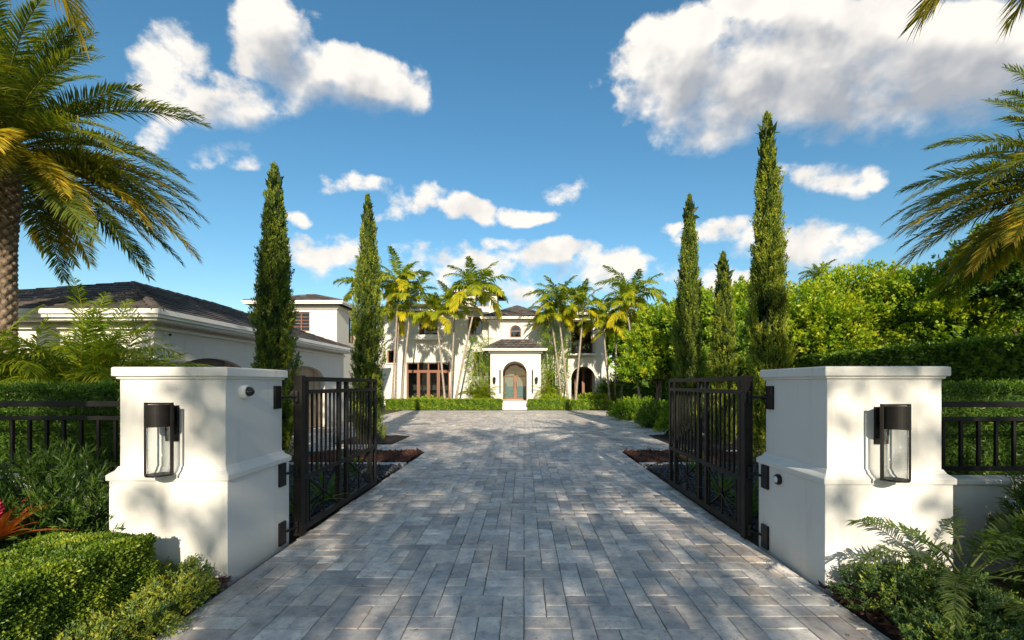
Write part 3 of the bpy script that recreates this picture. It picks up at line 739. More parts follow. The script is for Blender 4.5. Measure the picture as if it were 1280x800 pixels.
# cornice steps under the eaves
for k_, (o_, z0, z1) in enumerate(((.10, 2.88, 2.95), (.38, 3.02, 3.079))):
    m = MB(); m.box(gx0 - o_, gx1 + o_, gy0 - o_, gy0 + .1, z0, z1 - .001); m.box(gx1 - .1, gx1 + o_ - .001, gy0 + .1, gy1, z0, z1 - .001); m.build('cornice', 'stucco_garage', gar, .006)
for a, b in doors:
    dr = thing_part = None
    fr = MB(); fr.M = T90; fr.box(a, b, .19, .22, 0, 2.35); d_ = fr.build('garage_door', 'door_plank', gar)
    n = 24
    for k_ in range(n):
        xa = a + (b - a) * k_ / n; xb = a + (b - a) * (k_ + 1) / n - .012
        m = MB(); m.M = T90; m.tone = random.random(); m.box(xa, xb, .165, .192, .005, 2.35); m.build('plank', 'door_plank', d_, .003)
    for zz in (.55, 1.1, 1.65):
        m = MB(); m.M = T90; m.tone = .3; m.box(a, b, .158, .166, zz, zz + .015); m.build('panel_joint', 'door_plank', d_)
hip_roof(gar, gx0 - .42, gx1 + .42, gy0 - .42, gy1 + .42, 3.24, 1.36, 'y', True)
for (nm, x, y, z, lab) in (('bullet_camera', PX(168, 9.7), 9.74, PZ(414, 9.74), 'small dark camera on the sunlit garage front wall'), ('bullet_camera', gx1, 10.05, PZ(417, 10.05), 'small white camera on the garage side wall near its corner')):
    cth = thing(nm, lab, 'camera', (x, y, z))
    if x < gx1 - .01:
        MB().lathe((x, y, z), [(.05, .01), (.05, -.02), (.04, -.03)], 16, 'y').build('mount', 'dark_plastic', cth); MB().tube([(x, y - .02, z), (x + .03, y - .09, z - .03), (x + .05, y - .17, z - .05)], .032, 12).build('barrel', 'dark_plastic', cth)
    else:
        MB().lathe((x, y, z), [(.05, -.01), (.05, .02), (.04, .03)], 16, 'x').build('mount', 'white_plastic', cth); MB().tube([(x + .02, y, z), (x + .09, y - .03, z - .02), (x + .15, y - .05, z - .03)], .033, 12).build('barrel', 'white_plastic', cth); MB().tube([(x + .148, y - .05, z - .03), (x + .17, y - .06, z - .034)], .027, 12).build('lens', 'dark_plastic', cth)

# ------------------------------------------------------------------ two storey guest wing behind the garage
wg = thing('guest_house', 'white two storey guest house rising behind the garage roof', 'house', (-12.7, 27, 0))
gY = 23.6; wx1 = PX(421, gY); weave = PZ(379, gY)
gwx = PX(322, gY); wa, wb = PX(364, gY), PX(387, gY)
MB().wall(gwx, wx1, -.1, weave - .05, gY, .25, [(wa, wb, PZ(414, gY), PZ(390, gY), 0)]).build('front_wall', 'stucco_house', wg)
Tw = Matrix(((0, -1, 0, wx1 + .004), (1, 0, 0, 0), (0, 0, 1, 0), (0, 0, 0, 1)))
m = MB(); m.M = Tw; m.wall(gY + .002, 27.35, -.1, weave - .05, 0, .25, [(25.2, 26.2, 4, 5.4, 0)]); m.build('side_wall', 'stucco_house', wg)
window(wg, 25.2, 26.2, 4, 5.4, .1, T=Tw, cols=2)
window(wg, wa, wb, PZ(414, gY), PZ(390, gY), gY + .1, cols=2, rows=5); room(wg, -13, wx1 - .4, gY + .26, gY + 2.5, 3.2, 5.8)
m = MB(); m.box(gwx - .1, wx1 + .1, gY - .1, gY + .05, weave - .30, weave - .13); m.box(wx1 - .05, wx1 + .099, gY + .05, 27.35, weave - .30, weave - .13); m.build('cornice', 'stucco_house', wg, .01)
hip_roof(wg, gwx - .45, wx1 + .45, gY - .45, 27.8, weave + .05, .75, 'y', False, .5, .4)

# ------------------------------------------------------------------ main house
hs_ = thing('main_house', 'white two storey villa with arched portico and brown french doors', 'house', (-2, 37, 0))
Y1 = 35.0; YC = 34.0; YP = 32.2; FL = .52
# left wing
lx0, lx1 = -12.5, -2.72
fd = (PX(508, Y1), PX(562, Y1), FL, PZ(453, Y1), 0); bo = (PX(524, Y1), PX(547, Y1), PZ(420, Y1), PZ(393, Y1), 0); sw = (PX(484, Y1), PX(495, Y1), PZ(454, Y1), PZ(438, Y1), 0)
kw = (PX(592, Y1), PX(607, Y1), PZ(470, Y1), PZ(440, Y1), 0)
bo2 = (PX(585, Y1), PX(603, Y1), PZ(418, Y1), PZ(396, Y1), 0)
le = PZ(390, Y1)
MB().wall(lx0, lx1, -.1, le, Y1, .3, [fd, bo, sw, kw, bo2]).build('left_wall', 'stucco_house', hs_)
zt_ = PZ(464, Y1)
window(hs_, fd[0], fd[1], FL, zt_, Y1 + .14, 'french_door', cols=4, fw=.12, wide_mull=2.0); window(hs_, fd[0], fd[1], zt_ + .002, fd[3], Y1 + .14, 'transom_window', cols=4, fw=.09, wide_mull=1.2)
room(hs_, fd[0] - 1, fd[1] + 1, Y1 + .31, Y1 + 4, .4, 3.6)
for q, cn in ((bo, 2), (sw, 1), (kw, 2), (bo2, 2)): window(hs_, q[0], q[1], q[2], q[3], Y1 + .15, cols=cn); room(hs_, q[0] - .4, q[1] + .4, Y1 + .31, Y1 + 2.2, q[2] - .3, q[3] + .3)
sill(hs_, sw[0], sw[1], Y1, sw[2])
def rail(parent, x0, x1, y0, y1, z0, h, name='balcony_railing'):
    r_ = MB(); r_.box(x0, x1, y0, y0 + .04, z0 + h - .04, z0 + h); r_.box(x0, x1, y0, y0 + .04, z0 + .05, z0 + .08); 
    r_.box(x0, x0 + .04, y0 + .04, y1, z0 + h - .04, z0 + h); r_.box(x1 - .04, x1, y0 + .04, y1, z0 + h - .04, z0 + h)
    o = r_.build(name, 'black_metal', parent); n = int((x1 - x0) / .12)
    for k_ in range(n + 1):
        xx = x0 + .02 + (x1 - x0 - .04) * k_ / n; MB().box(xx - .012, xx + .012, y0 + .008, y0 + .032, z0, z0 + h - .04).build('baluster', 'black_metal', o)
    return o
bz = PZ(419, Y1)
b_ = MB().box(PX(515, 34.4), PX(553, 34.4), 34.3, Y1 + .01, bz - .38, bz - .24).build('balcony_slab', 'trim_white', hs_, .02); MB().box(PX(517, 34.4), PX(551, 34.4), 34.4, Y1 + .01, bz - .24, bz - .0).build('balcony_edge', 'trim_white', hs_, .02)
rail(hs_, PX(524, 34.4), PX(547, 34.4), 34.42, Y1, bz, .95)
# right wing
rx0, rx1 = 1.52, PX(757, Y1)
ro = (PX(714, Y1), PX(744, Y1), FL, PZ(458, Y1), 1.0); rb = (PX(714, Y1), PX(741, Y1), PZ(442, Y1), PZ(400, Y1), 0); re = PZ(394, Y1)
nw = (PX(683, Y1), PX(694, Y1), PZ(500, Y1), PZ(465, Y1), .45)
MB().wall(rx0, rx1, -.1, re, Y1, .35, [(ro[0], ro[1], ro[2], ro[3], (ro[1] - ro[0]) / 2), rb, nw]).build('right_wall', 'stucco_house', hs_)
m = MB(); m.M = Matrix(((0, -1, 0, rx1 + .004), (1, 0, 0, 0), (0, 0, 1, 0), (0, 0, 0, 1))); m.wall(Y1 + .002, 43, -.1, re, 0, .3); m.build('right_end_wall', 'stucco_house', hs_)
# loggia behind the arch
MB().wall(rx0, rx1, 0, 4, Y1 + 2.2, .2, [(ro[0] - .1, ro[1] + .1, FL, 3.0, 0)]).build('loggia_wall', 'stucco_house', hs_); MB().box(rx0, rx1, Y1 + .36, Y1 + 2.2, 3.9, 4.0).build('loggia_ceiling', 'stucco_house', hs_)
window(hs_, ro[0] - .1, ro[1] + .1, FL, 3.0, Y1 + 2.25, 'french_door', cols=3, fw=.12, wide_mull=1.8); room(hs_, rx0, rx1, Y1 + 2.45, Y1 + 5, .4, 3.4)
window(hs_, rb[0], rb[1], rb[2], rb[3], Y1 + .2, 'french_door', cols=2, fw=.1); room(hs_, rb[0] - .5, rb[1] + .5, Y1 + .4, Y1 + 3, rb[2] - .04, rb[3] + .3)
window(hs_, nw[0], nw[1], nw[2], nw[3], Y1 + .2, cols=1, arch=.34); room(hs_, nw[0] - .1, nw[1] + .1, Y1 + .4, Y1 + 2, .3, 3)
MB().box(PX(710, 34.5), PX(746, 34.5), 34.42, Y1 + .01, rb[2] - .16, rb[2] - .02).build('balcony_slab', 'trim_white', hs_, .02); rail(hs_, PX(712, 34.5), PX(744, 34.5), 34.5, Y1, rb[2] - .02, 1.05)
# centre block
cx0, cx1 = PX(611, YC), PX(680, YC); ce = PZ(398, YC)
aw = (PX(637.5, YC), PX(651.5, YC), PZ(422, YC), PZ(406.5, YC)); dx = PX(644, YC)
dr_ = (dx - .95, dx + .95, FL, 3.25)
MB().wall(cx0, cx1, -.1, ce, YC, .3, [(*aw, (aw[1] - aw[0]) / 2), (*dr_, .95)]).build('centre_wall', 'stucco_house', hs_)
for xs_, sg in ((cx0, 1), (cx1, -1)): MB().box(min(xs_, xs_ + sg * .3), max(xs_, xs_ + sg * .3), YC + .302, 38, -.1, ce).build('centre_side_wall', 'stucco_house', hs_)
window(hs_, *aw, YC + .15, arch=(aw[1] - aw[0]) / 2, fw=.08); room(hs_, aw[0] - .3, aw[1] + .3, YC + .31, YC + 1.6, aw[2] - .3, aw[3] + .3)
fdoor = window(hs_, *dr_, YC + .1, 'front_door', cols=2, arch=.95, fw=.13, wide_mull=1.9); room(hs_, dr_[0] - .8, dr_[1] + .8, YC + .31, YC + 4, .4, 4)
plain('sky_tint_panel', (.30, .38, .38), .9, 6, .15)  # teal of the sky reflected in the door glass, put into backing panels
for xa, xb in ((dx - .8, dx - .07), (dx + .07, dx + .8)): MB().box(xa, xb, YC + .22, YC + .235, FL + .1, 2.7).build('sky_tint_panel', 'sky_tint_panel', fdoor)
for sx in (-.09, .09): MB().box(dx + sx - .012, dx + sx + .012, YC + .055, YC + .09, 1.35, 1.85).build('handle', 'black_metal', fdoor)
m = MB(); m.box(cx0 - .12, cx1 + .12, YC - .12, YC + .1, ce - .24, ce - .10); m.build('cornice', 'trim_white', hs_, .01)
# portico
px0, px1 = PX(613, YP), PX(676, YP); pe = PZ(440, YP); pw = .86
MB().wall(px0, px1, -.1, pe, YP, .45, [(dx - pw, dx + pw, FL - .02, PZ(451.5, YP), pw), (PX(624, YP), PX(626, YP), 1.0, 2.7, 0), (PX(664.5, YP), PX(666.5, YP), 1.0, 2.7, 0)]).build('portico_front', 'stucco_house', hs_)
for xs_, sg in ((px0, 1), (px1, -1)):
    m = MB(); m.M = Matrix(((0, -1, 0, xs_ + (sg * .40 if sg > 0 else 0)), (1, 0, 0, 0), (0, 0, 1, 0), (0, 0, 0, 1))); m.wall(YP + .452, YC - .002, -.1, pe, 0, .40, [(YP + .75, YC - .25, FL, 2.9, .5)]); m.build('portico_side', 'stucco_house', hs_)
MB().box(px0 + .41, px1 - .41, YP + .452, YC - .002, pe - .15, pe - .02).build('portico_ceiling', 'stucco_house', hs_)
m = MB(); m.box(px0 - .15, px1 + .15, YP - .15, YC - .004, pe - .1, pe + .06); m.build('portico_cornice', 'trim_white', hs_, .01)
hip_roof(hs_, PX(604, YP - .5), PX(683, YP - .5), YP - .5, YC + .1, pe + .2, .72, 'x', False, .35, .34, fascia=.14)
# entrance steps
for k_ in range(3):
    MB().box(dx - 1.02 , dx + 1.02, 29.45 + k_ * .5, YC - .003 if k_ == 2 else 29.45 + (k_ + 1) * .5 + .03, k_ * .17 - .02 if k_ else -.1, (k_ + 1) * .17).build('step', 'stone_step', hs_, .012)
hip_roof(hs_, cx0 - .55, cx1 + .55, YC - .5, 40, ce + .06, 1.35, 'x', False, .4, .38)
hip_roof(hs_, lx0 - .5, lx1 - .6, Y1 - .5, 43, le + .14, 1.1, 'x', False, .5, .4)
hip_roof(hs_, rx0 + .62, rx1 + .55, Y1 - .5, 43, re + .14, 1.0, 'x', False, .5, .4)
# upper lookout storey
ty = 39.0; tx0, tx1 = PX(566, ty), PX(629, ty); tz = PZ(366, ty)
MB().wall(tx0 + .5, tx1 - .55, 6, tz, ty, .3, [(tx1 - 2.4, tx1 - 1.2, tz - 1.2, tz - .35, 0)]).build('lookout_wall', 'stucco_house', hs_)
m = MB(); m.box(tx1 - .85, tx1 - .551, ty + .302, 42, 6, tz); m.build('lookout_side', 'stucco_house', hs_)
window(hs_, tx1 - 2.4, tx1 - 1.2, tz - 1.2, tz - .35, ty + .1, cols=2)
hip_roof(hs_, tx0, tx1, ty - .6, 42.6, tz + .12, .7, 'x', False, .5, .4)
for (pxx, lab) in ((618, 'black lantern on the portico wall nearer the garage'), (670.5, 'black lantern on the portico wall farther from the garage')):
    x = PX(pxx, YP); z = PZ(475, YP); t_ = thing('porch_lantern', lab, 'wall lamp', (x, YP, z), 'portico lanterns')
    MB().box(x - .05, x + .05, YP - .03, YP + .01, z - .12, z + .2).build('back_plate', 'black_metal', t_); MB().sq(x, YP - .16, [(.03, z - .25), (.08, z - .22), (.11, z + .1), (.12, z + .12), (.03, z + .22)]).build('lantern_body', 'black_metal', t_); MB().box(x - .015, x + .015, YP - .15, YP - .03, z + .16, z + .19).build('arm', 'black_metal', t_)

# ------------------------------------------------------------------ vegetation
def box_hedge(name, label, x0, x1, y0, y1, z1, mat, n, ll, lw, cat='hedge', group=None, bumpy=.05, z0=0., tone=.45, sides='ftlr', round_=.06, taper=0.):
    t_ = thing(name, label, cat, ((x0 + x1) / 2, (y0 + y1) / 2, z0), group)
    in_ = max(.05, bumpy * 1.5)
    MB().box(x0 + in_, x1 - in_, y0 + in_, y1 - in_, z0, z1 - in_).build('dark_core', 'leaf_dark', t_)  # solid dark core: the shade inside the hedge put into colour
    W, D, H = x1 - x0, y1 - y0, z1 - z0
    A = {'f': W * H, 'b': W * H, 't': W * D, 'l': D * H, 'r': D * H}; tot = sum(A[s] for s in sides); geo = []
    for s in sides:
        m = int(n * A[s] / tot)
        a, b = rng.random(m), rng.random(m)
        if s == 'f': P = np.stack([x0 + a * W, np.full(m, y0), z0 + b * H], 1); N = np.array([0, -1, 0.])
        if s == 'b': P = np.stack([x0 + a * W, np.full(m, y1), z0 + b * H], 1); N = np.array([0, 1, 0.])
        if s == 't': P = np.stack([x0 + a * W, y0 + b * D, np.full(m, z1)], 1); N = np.array([0, 0, 1.])
        if s == 'l': P = np.stack([np.full(m, x0), y0 + a * D, z0 + b * H], 1); N = np.array([-1, 0, 0.])
        if s == 'r': P = np.stack([np.full(m, x1), y0 + a * D, z0 + b * H], 1); N = np.array([1, 0, 0.])
        # rounded edges and lumpy surface
        e = np.minimum.reduce([np.where(np.abs(N[i]) > .5, 9., np.minimum(P[:, i] - lo, (hi - P[:, i]) if not (i == 2 and False) else 9)) for i, (lo, hi) in enumerate(((x0, x1), (y0, y1), (z0 - 1, z1)))])
        push = round_ * np.clip(1 - e / round_, 0, 1) ** 2 * .7
        lump = bumpy * (np.sin(P @ np.array([7.1, 5.3, 6.2]) + 1.3) * np.sin(P @ np.array([-4.7, 8.9, 5.1])) + .5 * np.sin(P @ np.array([17., -13., 15.])))
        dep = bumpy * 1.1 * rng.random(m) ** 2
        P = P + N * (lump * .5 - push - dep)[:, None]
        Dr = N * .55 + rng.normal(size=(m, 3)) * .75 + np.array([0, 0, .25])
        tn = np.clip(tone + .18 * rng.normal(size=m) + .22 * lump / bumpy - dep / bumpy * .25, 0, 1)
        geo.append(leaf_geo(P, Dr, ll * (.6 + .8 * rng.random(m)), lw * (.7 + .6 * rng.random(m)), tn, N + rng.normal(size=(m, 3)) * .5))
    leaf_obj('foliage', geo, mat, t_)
    return t_

# clipped hedges by the gate
box_hedge('boxwood_hedge', 'low clipped boxwood block beside the bromeliad and white pillar', -3.74, -2.92, 1.5, 3.6, .52, 'leaf_box', 90000, .024, .015, bumpy=.028, tone=.55)
box_hedge('boxwood_hedge', 'clipped boxwood block beside the fern below the low wall', 3.72, 5.2, 2.1, 3.45, .68, 'leaf_box', 30000, .026, .017, bumpy=.035)
box_hedge('podocarpus_hedge', 'clipped soft needled hedge behind the railing by the big date palm', -8.4, -3.65, 4.85, 5.7, 1.66, 'leaf_hedge', 52000, .055, .013, bumpy=.07, tone=.42, sides='ftr')
box_hedge('podocarpus_hedge', 'clipped soft needled hedge behind the railing on the fern side', 3.62, 8.8, 4.85, 5.75, 1.68, 'leaf_hedge', 52000, .055, .013, bumpy=.07, tone=.4, sides='ftl')
box_hedge('boundary_hedge', 'tall glossy clipped hedge along the boundary behind the fern side railing', 9.3, 10.7, 5.0, 17.5, 2.58, 'leaf_hedge', 56000, .10, .055, bumpy=.10, tone=.66, sides='ftl')
box_hedge('house_hedge', 'low clipped hedge before the brown french doors of the villa', PX(482, 29.3), PX(627, 29.3), 29.3, 30.1, .68, 'leaf_bright', 16000, .07, .045, bumpy=.04, tone=.55)
box_hedge('house_hedge', 'low clipped hedge before the arched loggia of the villa', PX(660, 29.3), PX(712, 29.3), 29.3, 30.1, .66, 'leaf_bright', 6000, .07, .045, bumpy=.04, tone=.55)
box_hedge('house_hedge', 'low clipped hedge past the loggia arch under the palms', PX(715, 29.25), PX(766, 29.25), 29.25, 30.1, .62, 'leaf_bright', 6000, .07, .045, bumpy=.05, tone=.6)

box_hedge('boundary_hedge', 'tall hedge closing the court behind the bright trees past the villa', 6.4, 16.0, 30.5, 31.6, 3.0, 'leaf_hedge', 14000, .16, .08, bumpy=.12, tone=.45, sides='ft')

def cypress(label, x, y, h, r, mat='leaf_cypress', n=1500, tone=.42, lean=(0, 0), nub=0):
    t_ = thing('italian_cypress', label, 'tree', (x, y, 0), 'italian cypresses along the drive')
    MB().tube([(x, y, -.1), (x + lean[0] * .3, y, h * .4), (x + lean[0], y + lean[1], h * .93)], [.10, .07, .01], 8).build('trunk', 'bark', t_)
    tt = rng.random(n) ** .92; z = .1 + tt * (h - .25)
    q = z / h
    prof = np.interp(q, [0, .04, .15, .35, .5, .7, .85, .94, 1], [.80, .95, 1., 1., .9, .62, .34, .12, .0])
    ph = rng.random(n) * 6.283
    lob = 1 + .16 * np.sin(3 * ph + 5 * q * 3 + x) + .15 * np.sin(q * 37 + ph * 2 + x) + .12 * rng.normal(size=n)
    rad = r * prof * np.maximum(lob, .3) * (.60 + .42 * rng.random(n) ** .5)
    C = np.stack([x + lean[0] * q ** 1.5 + rad * np.cos(ph), y + lean[1] * q ** 1.5 + rad * np.sin(ph), z - .12], 1)
    ow = .38 * np.interp(q, [0, .7, 1], [1, .8, .1])
    D = np.stack([np.cos(ph) * ow, np.sin(ph) * ow, np.full(n, 1.)], 1) + rng.normal(size=(n, 3)) * .12
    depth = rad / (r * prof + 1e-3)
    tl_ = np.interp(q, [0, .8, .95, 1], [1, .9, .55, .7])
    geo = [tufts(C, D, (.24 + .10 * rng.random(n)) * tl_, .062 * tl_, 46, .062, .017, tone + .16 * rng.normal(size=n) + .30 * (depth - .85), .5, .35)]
    # dark inner mass
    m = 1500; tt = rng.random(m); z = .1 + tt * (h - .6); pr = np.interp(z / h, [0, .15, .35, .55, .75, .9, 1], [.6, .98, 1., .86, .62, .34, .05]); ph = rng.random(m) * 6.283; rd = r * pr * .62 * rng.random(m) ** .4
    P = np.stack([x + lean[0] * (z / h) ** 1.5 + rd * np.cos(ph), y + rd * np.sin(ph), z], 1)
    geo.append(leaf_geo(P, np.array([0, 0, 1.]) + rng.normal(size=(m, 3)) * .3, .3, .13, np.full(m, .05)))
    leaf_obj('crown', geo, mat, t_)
    return t_
cypress('tall slim cypress rising behind the pillar with dome camera', PX(343, 9.3), 9.3, PZ(200, 9.3), .285, n=1500)
cypress('tall slim cypress beside the open gate before the garage end', PX(460, 13.7), 13.7, PZ(240, 13.7), .37, n=1700, tone=.5)
cypress('tallest slim cypress, just behind the pillar with black sensor', PX(961, 9.4), 9.4, PZ(136, 9.4), .27, n=1700, tone=.62, lean=(-.04, 0))
cypress('slim cypress with bent tip, standing nearest the court', PX(859, 13.7), 13.7, PZ(240, 13.7), .32, n=1600, tone=.44, lean=(.08, 0))
cypress('shortest slim cypress between two taller ones', PX(904, 12.6), 12.6, PZ(312, 12.6), .26, n=1200, tone=.56)

# ---- palms
def frond_geo(L, nl, ll, lw, e0, bend, kind='phoenix', tone=.4, seed=0, tipyellow=0., twist=0.):
    """frond growing from the origin along +x, starting at elevation e0 and bending by 'bend' radians over its length"""
    r2 = np.random.default_rng(seed)
    ns = 22; s = np.linspace(0, 1, ns); ang = e0 - bend * s ** 1.25
    dx = np.cos(ang) * L / (ns - 1); dz = np.sin(ang) * L / (ns - 1)
    cx = np.concatenate([[0], np.cumsum(dx)[:-1]]); cz = np.concatenate([[0], np.cumsum(dz)[:-1]])
    side_w = .10 * L * twist * s ** 2
    C = np.stack([cx, side_w, cz], 1); Tn = np.stack([np.cos(ang), np.zeros(ns), np.sin(ang)], 1)
    # rachis: triangular tube
    rr = np.interp(s, [0, .15, 1], [.030, .016, .003]) * L / 2.6
    up = np.stack([-Tn[:, 2], np.zeros(ns), Tn[:, 0]], 1); sd_ = np.array([0, 1., 0])
    V = [np.stack([C + up * rr[:, None], C - up * rr[:, None] * .6 + sd_ * rr[:, None], C - up * rr[:, None] * .6 - sd_ * rr[:, None]], 1).reshape(-1, 3)]
    i = np.arange(ns - 1)[:, None]
    F = [np.concatenate([np.stack([i[:, 0] * 3 + k, i[:, 0] * 3 + (k + 1) % 3, i[:, 0] * 3 + 3 + (k + 1) % 3, i[:, 0] * 3 + 3 + k], 1) for k in range(3)])]
    T = [np.full(3 * ns, .72)]
    k = 3 * ns
    s0 = .16 if kind == 'phoenix' else .12
    for sgn in (-1, 1):
        q = s0 + (1 - s0) * (np.arange(nl) + r2.random(nl) * .7) / nl; q = np.clip(q, 0, .999)
        c = np.stack([np.interp(q, s, C[:, j]) for j in range(3)], 1); t = unit(np.stack([np.interp(q, s, Tn[:, j]) for j in range(3)], 1)); u_ = np.stack([-t[:, 2], np.zeros(nl), t[:, 0]], 1)
        prof = np.interp(q, [s0, s0 + .12, .45, .8, 1], [.35, .8, 1, .78, .35])
        fwd = np.interp(q, [s0, .5, 1], [.35, .75, 1.7]) + r2.normal(size=nl) * .12
        vee = (.45 if kind == 'phoenix' else .22) + r2.normal(size=nl) * .22
        d = unit(t * fwd[:, None] + sd_ * sgn + u_ * vee[:, None])
        l = ll * prof * (.85 + .3 * r2.random(nl)); wv = np.full(nl, lw) * np.interp(prof, [.3, 1], [.6, 1])
        wdir = unit(np.cross(d, u_) + r2.normal(size=(nl, 3)) * .25)
        drp = (.24 if kind == 'phoenix' else .42) * (1 + .5 * r2.random(nl))
        mid = c + d * (l * .5)[:, None] - np.array([0, 0, 1]) * (l * drp * .18)[:, None]; tip = c + d * (l * .95)[:, None] - np.array([0, 0, 1]) * (l * drp * .8)[:, None]
        Q = np.stack([c - wdir * wv[:, None] * .25, c + wdir * wv[:, None] * .25, mid + wdir * wv[:, None] * .5, mid - wdir * wv[:, None] * .5, tip], 1).reshape(-1, 3)
        b = k + 5 * np.arange(nl)
        F.append(np.stack([b, b + 1, b + 2, b + 3], 1)); F.append(np.stack([b + 3, b + 2, b + 4], 1))
        V.append(Q); k += 5 * nl
        tn = np.clip(tone + .10 * r2.normal(size=nl) + tipyellow * q, 0, 1); T.append((tn[:, None] + np.array([0, 0, .02, .02, .10])[None]).ravel())
    return np.concatenate(V), F, np.clip(np.concatenate(T), 0, 1)
def frond_mesh(mat, **kw):
    V, F, T = frond_geo(**kw); return fast_mesh('frond', V, F, T, mat)
PH = {}
for nm, e0, bd, tn, ty_ in (('up', 1.25, .75, .34, .08), ('mid', .85, 1.0, .36, .12), ('flat', .35, 1.05, .42, .18), ('low', -.05, 1.0, .52, .30), ('hang', -.2, .75, .32, .05), ('old', -.2, .8, .74, .12)):
    PH[nm] = [frond_mesh('leaf_palm', L=2.75 + .2 * j, nl=120, ll=.48, lw=.026, e0=e0 + .08 * j, bend=bd, tone=tn, seed=11 * j + len(nm), tipyellow=ty_, twist=(-1) ** j * .6) for j in range(3)]
RO = {}
for nm, e0, bd, tn in (('up', 1.2, .9, .36), ('mid', .85, 1.35, .45), ('flat', .45, 1.55, .52), ('low', .0, 1.3, .70)):
    RO[nm] = [frond_mesh('leaf_royal', L=2.2 + .15 * j, nl=44, ll=.66, lw=.085, e0=e0, bend=bd, kind='royal', tone=tn, seed=5 + 7 * j, tipyellow=.1, twist=(-1) ** j * .5) for j in range(3)]
AR = {}
for nm, e0, bd, tn in (('up', 1.35, .8, .26), ('mid', 1.05, 1.3, .32), ('flat', .7, 1.5, .42)):
    AR[nm] = [frond_mesh('leaf_royal', L=1.9 + .15 * j, nl=46, ll=.46, lw=.03, e0=e0, bend=bd, kind='areca', tone=tn, seed=15 + 7 * j, tipyellow=.12, twist=(-1) ** j * .5) for j in range(3)]

def put_fronds(parent, c, spec, scale=1., seed=0, avoid=None):
    r2 = random.Random(seed); base = Vector(c) - org(parent)
    for (lib, nm, n, jit) in spec:
        ph = r2.random() * 6.28
        for k_ in range(n):
            a = ph + 6.283 * k_ / n + r2.uniform(-.25, .25)
            o = link('frond', r2.choice(lib[nm]), parent, base + Vector((math.cos(a) * .06, math.sin(a) * .06, r2.uniform(-.12, .12))) * scale)
            o.rotation_euler = (r2.uniform(-.25, .25), r2.uniform(-jit, jit), a); s_ = scale * r2.uniform(.88, 1.1); o.scale = (s_,) * 3
def phoenix(label, x, y, h, r0=.2, seed=0, scale=1., lean=(0, 0), dense=1., group='date palms'):
    t_ = thing('date_palm', label, 'palm tree', (x, y, 0), group)
    # trunk with diamond leaf scars
    na, nz = 60, int(h * 26); V = []; Z = np.linspace(-.1, h, nz); A = np.arange(na) / na * 6.283
    zz, aa = np.meshgrid(Z, A, indexing='ij'); k1 = 9
    d1 = (aa * k1 / 6.283 + zz * 5.2) % 1; d2 = (aa * k1 / 6.283 - zz * 5.2) % 1
    dm_ = np.minimum(np.minimum(d1, 1 - d1), np.minimum(d2, 1 - d2)) * 2
    flare = np.interp(zz / h, [0, .08, .7, .92, 1], [1.25, 1.0, .98, 1.25, 1.1])
    rr = r0 * flare * (.84 + .24 * np.sqrt(dm_) + .05 * ((d1 + d2) % 1) + .02 * rng.random(zz.shape))
    q = (zz / h) ** 1.5
    V = np.stack([x + lean[0] * q + rr * np.cos(aa), y + lean[1] * q + rr * np.sin(aa), zz], -1).reshape(-1, 3) - np.array(org(t_))
    i, j = np.meshgrid(np.arange(nz - 1), np.arange(na), indexing='ij'); i = i.ravel(); j = j.ravel(); j2 = (j + 1) % na
    F = np.stack([i * na + j, i * na + j2, (i + 1) * na + j2, (i + 1) * na + j], 1)
    link('trunk', fast_mesh('trunk', V, [F], np.clip(np.sqrt(dm_).ravel() * .8 + .25 * rng.random(dm_.size) - .1, 0, 1), 'date_trunk'), t_)  # tone paints the crevices between the scars darker, as if shaded
    c = (x + lean[0], y + lean[1], h - .05)
    f = lambda n: max(2, int(n * dense))
    put_fronds(t_, c, [(PH, 'up', f(14), .25), (PH, 'mid', f(20), .25), (PH, 'flat', f(24), .2), (PH, 'low', f(22), .22), (PH, 'old', f(8), .25), (PH, 'hang', f(14), .3)], scale, seed)
    return t_
def slim_palm(label, bx_, by_, tx_, ty_, h, seed, scale=1., r0=.085, group='slim palms before the villa', nf=(4, 5, 6, 2)):
    t_ = thing('slim_palm', label, 'palm tree', (bx_, by_, 0), group)
    n = 14; pts = []; rad = []
    for k_ in range(n + 1):
        q = k_ / n; e = q ** 1.15; pts.append((bx_ + (tx_ - bx_) * e, by_ + (ty_ - by_) * e, -.1 + (h + .1) * q)); rad.append(r0 * (1.45 - .55 * min(1, q * 5)) * (1 - .25 * q) * (1.06 if k_ % 2 else .97))
    MB().tube(pts, rad, 10).build('trunk', 'palm_trunk', t_, smooth=True)
    MB().tube([pts[-1], (tx_, ty_, h + .4 * scale), (tx_, ty_, h + .75 * scale)], [r0 * .95, r0 * .85, r0 * .3], 10).build('crownshaft', 'crownshaft', t_, smooth=True)
    put_fronds(t_, (tx_, ty_, h + .62 * scale), [(RO, 'up', nf[0], .2), (RO, 'mid', nf[1], .2), (RO, 'flat', nf[2], .2), (RO, 'low', nf[3], .3)], scale, seed)
plain('crownshaft', (.16, .20, .05), .5, 6, .2, bstr=0)
phoenix('big date palm with thick scarred trunk beside the garage', PX(-2, 8.7), 8.7, PZ(188, 8.7), .25, 3, 1.07, dense=1.25)
phoenix('date palm with golden lower fronds above the tall boundary hedge', 8.5, 6.7, PZ(226, 6.7), .2, 8, .78, dense=1.15)
phoenix('date palm by the road whose frond tips hang over the drive, bromeliad side', -4.1, 1.3, 6.25, .2, 21, 1.0, dense=.5)
phoenix('date palm by the road whose frond tips hang over the fern', 4.6, 1.3, 5.9, .2, 31, 1.0, dense=.5)

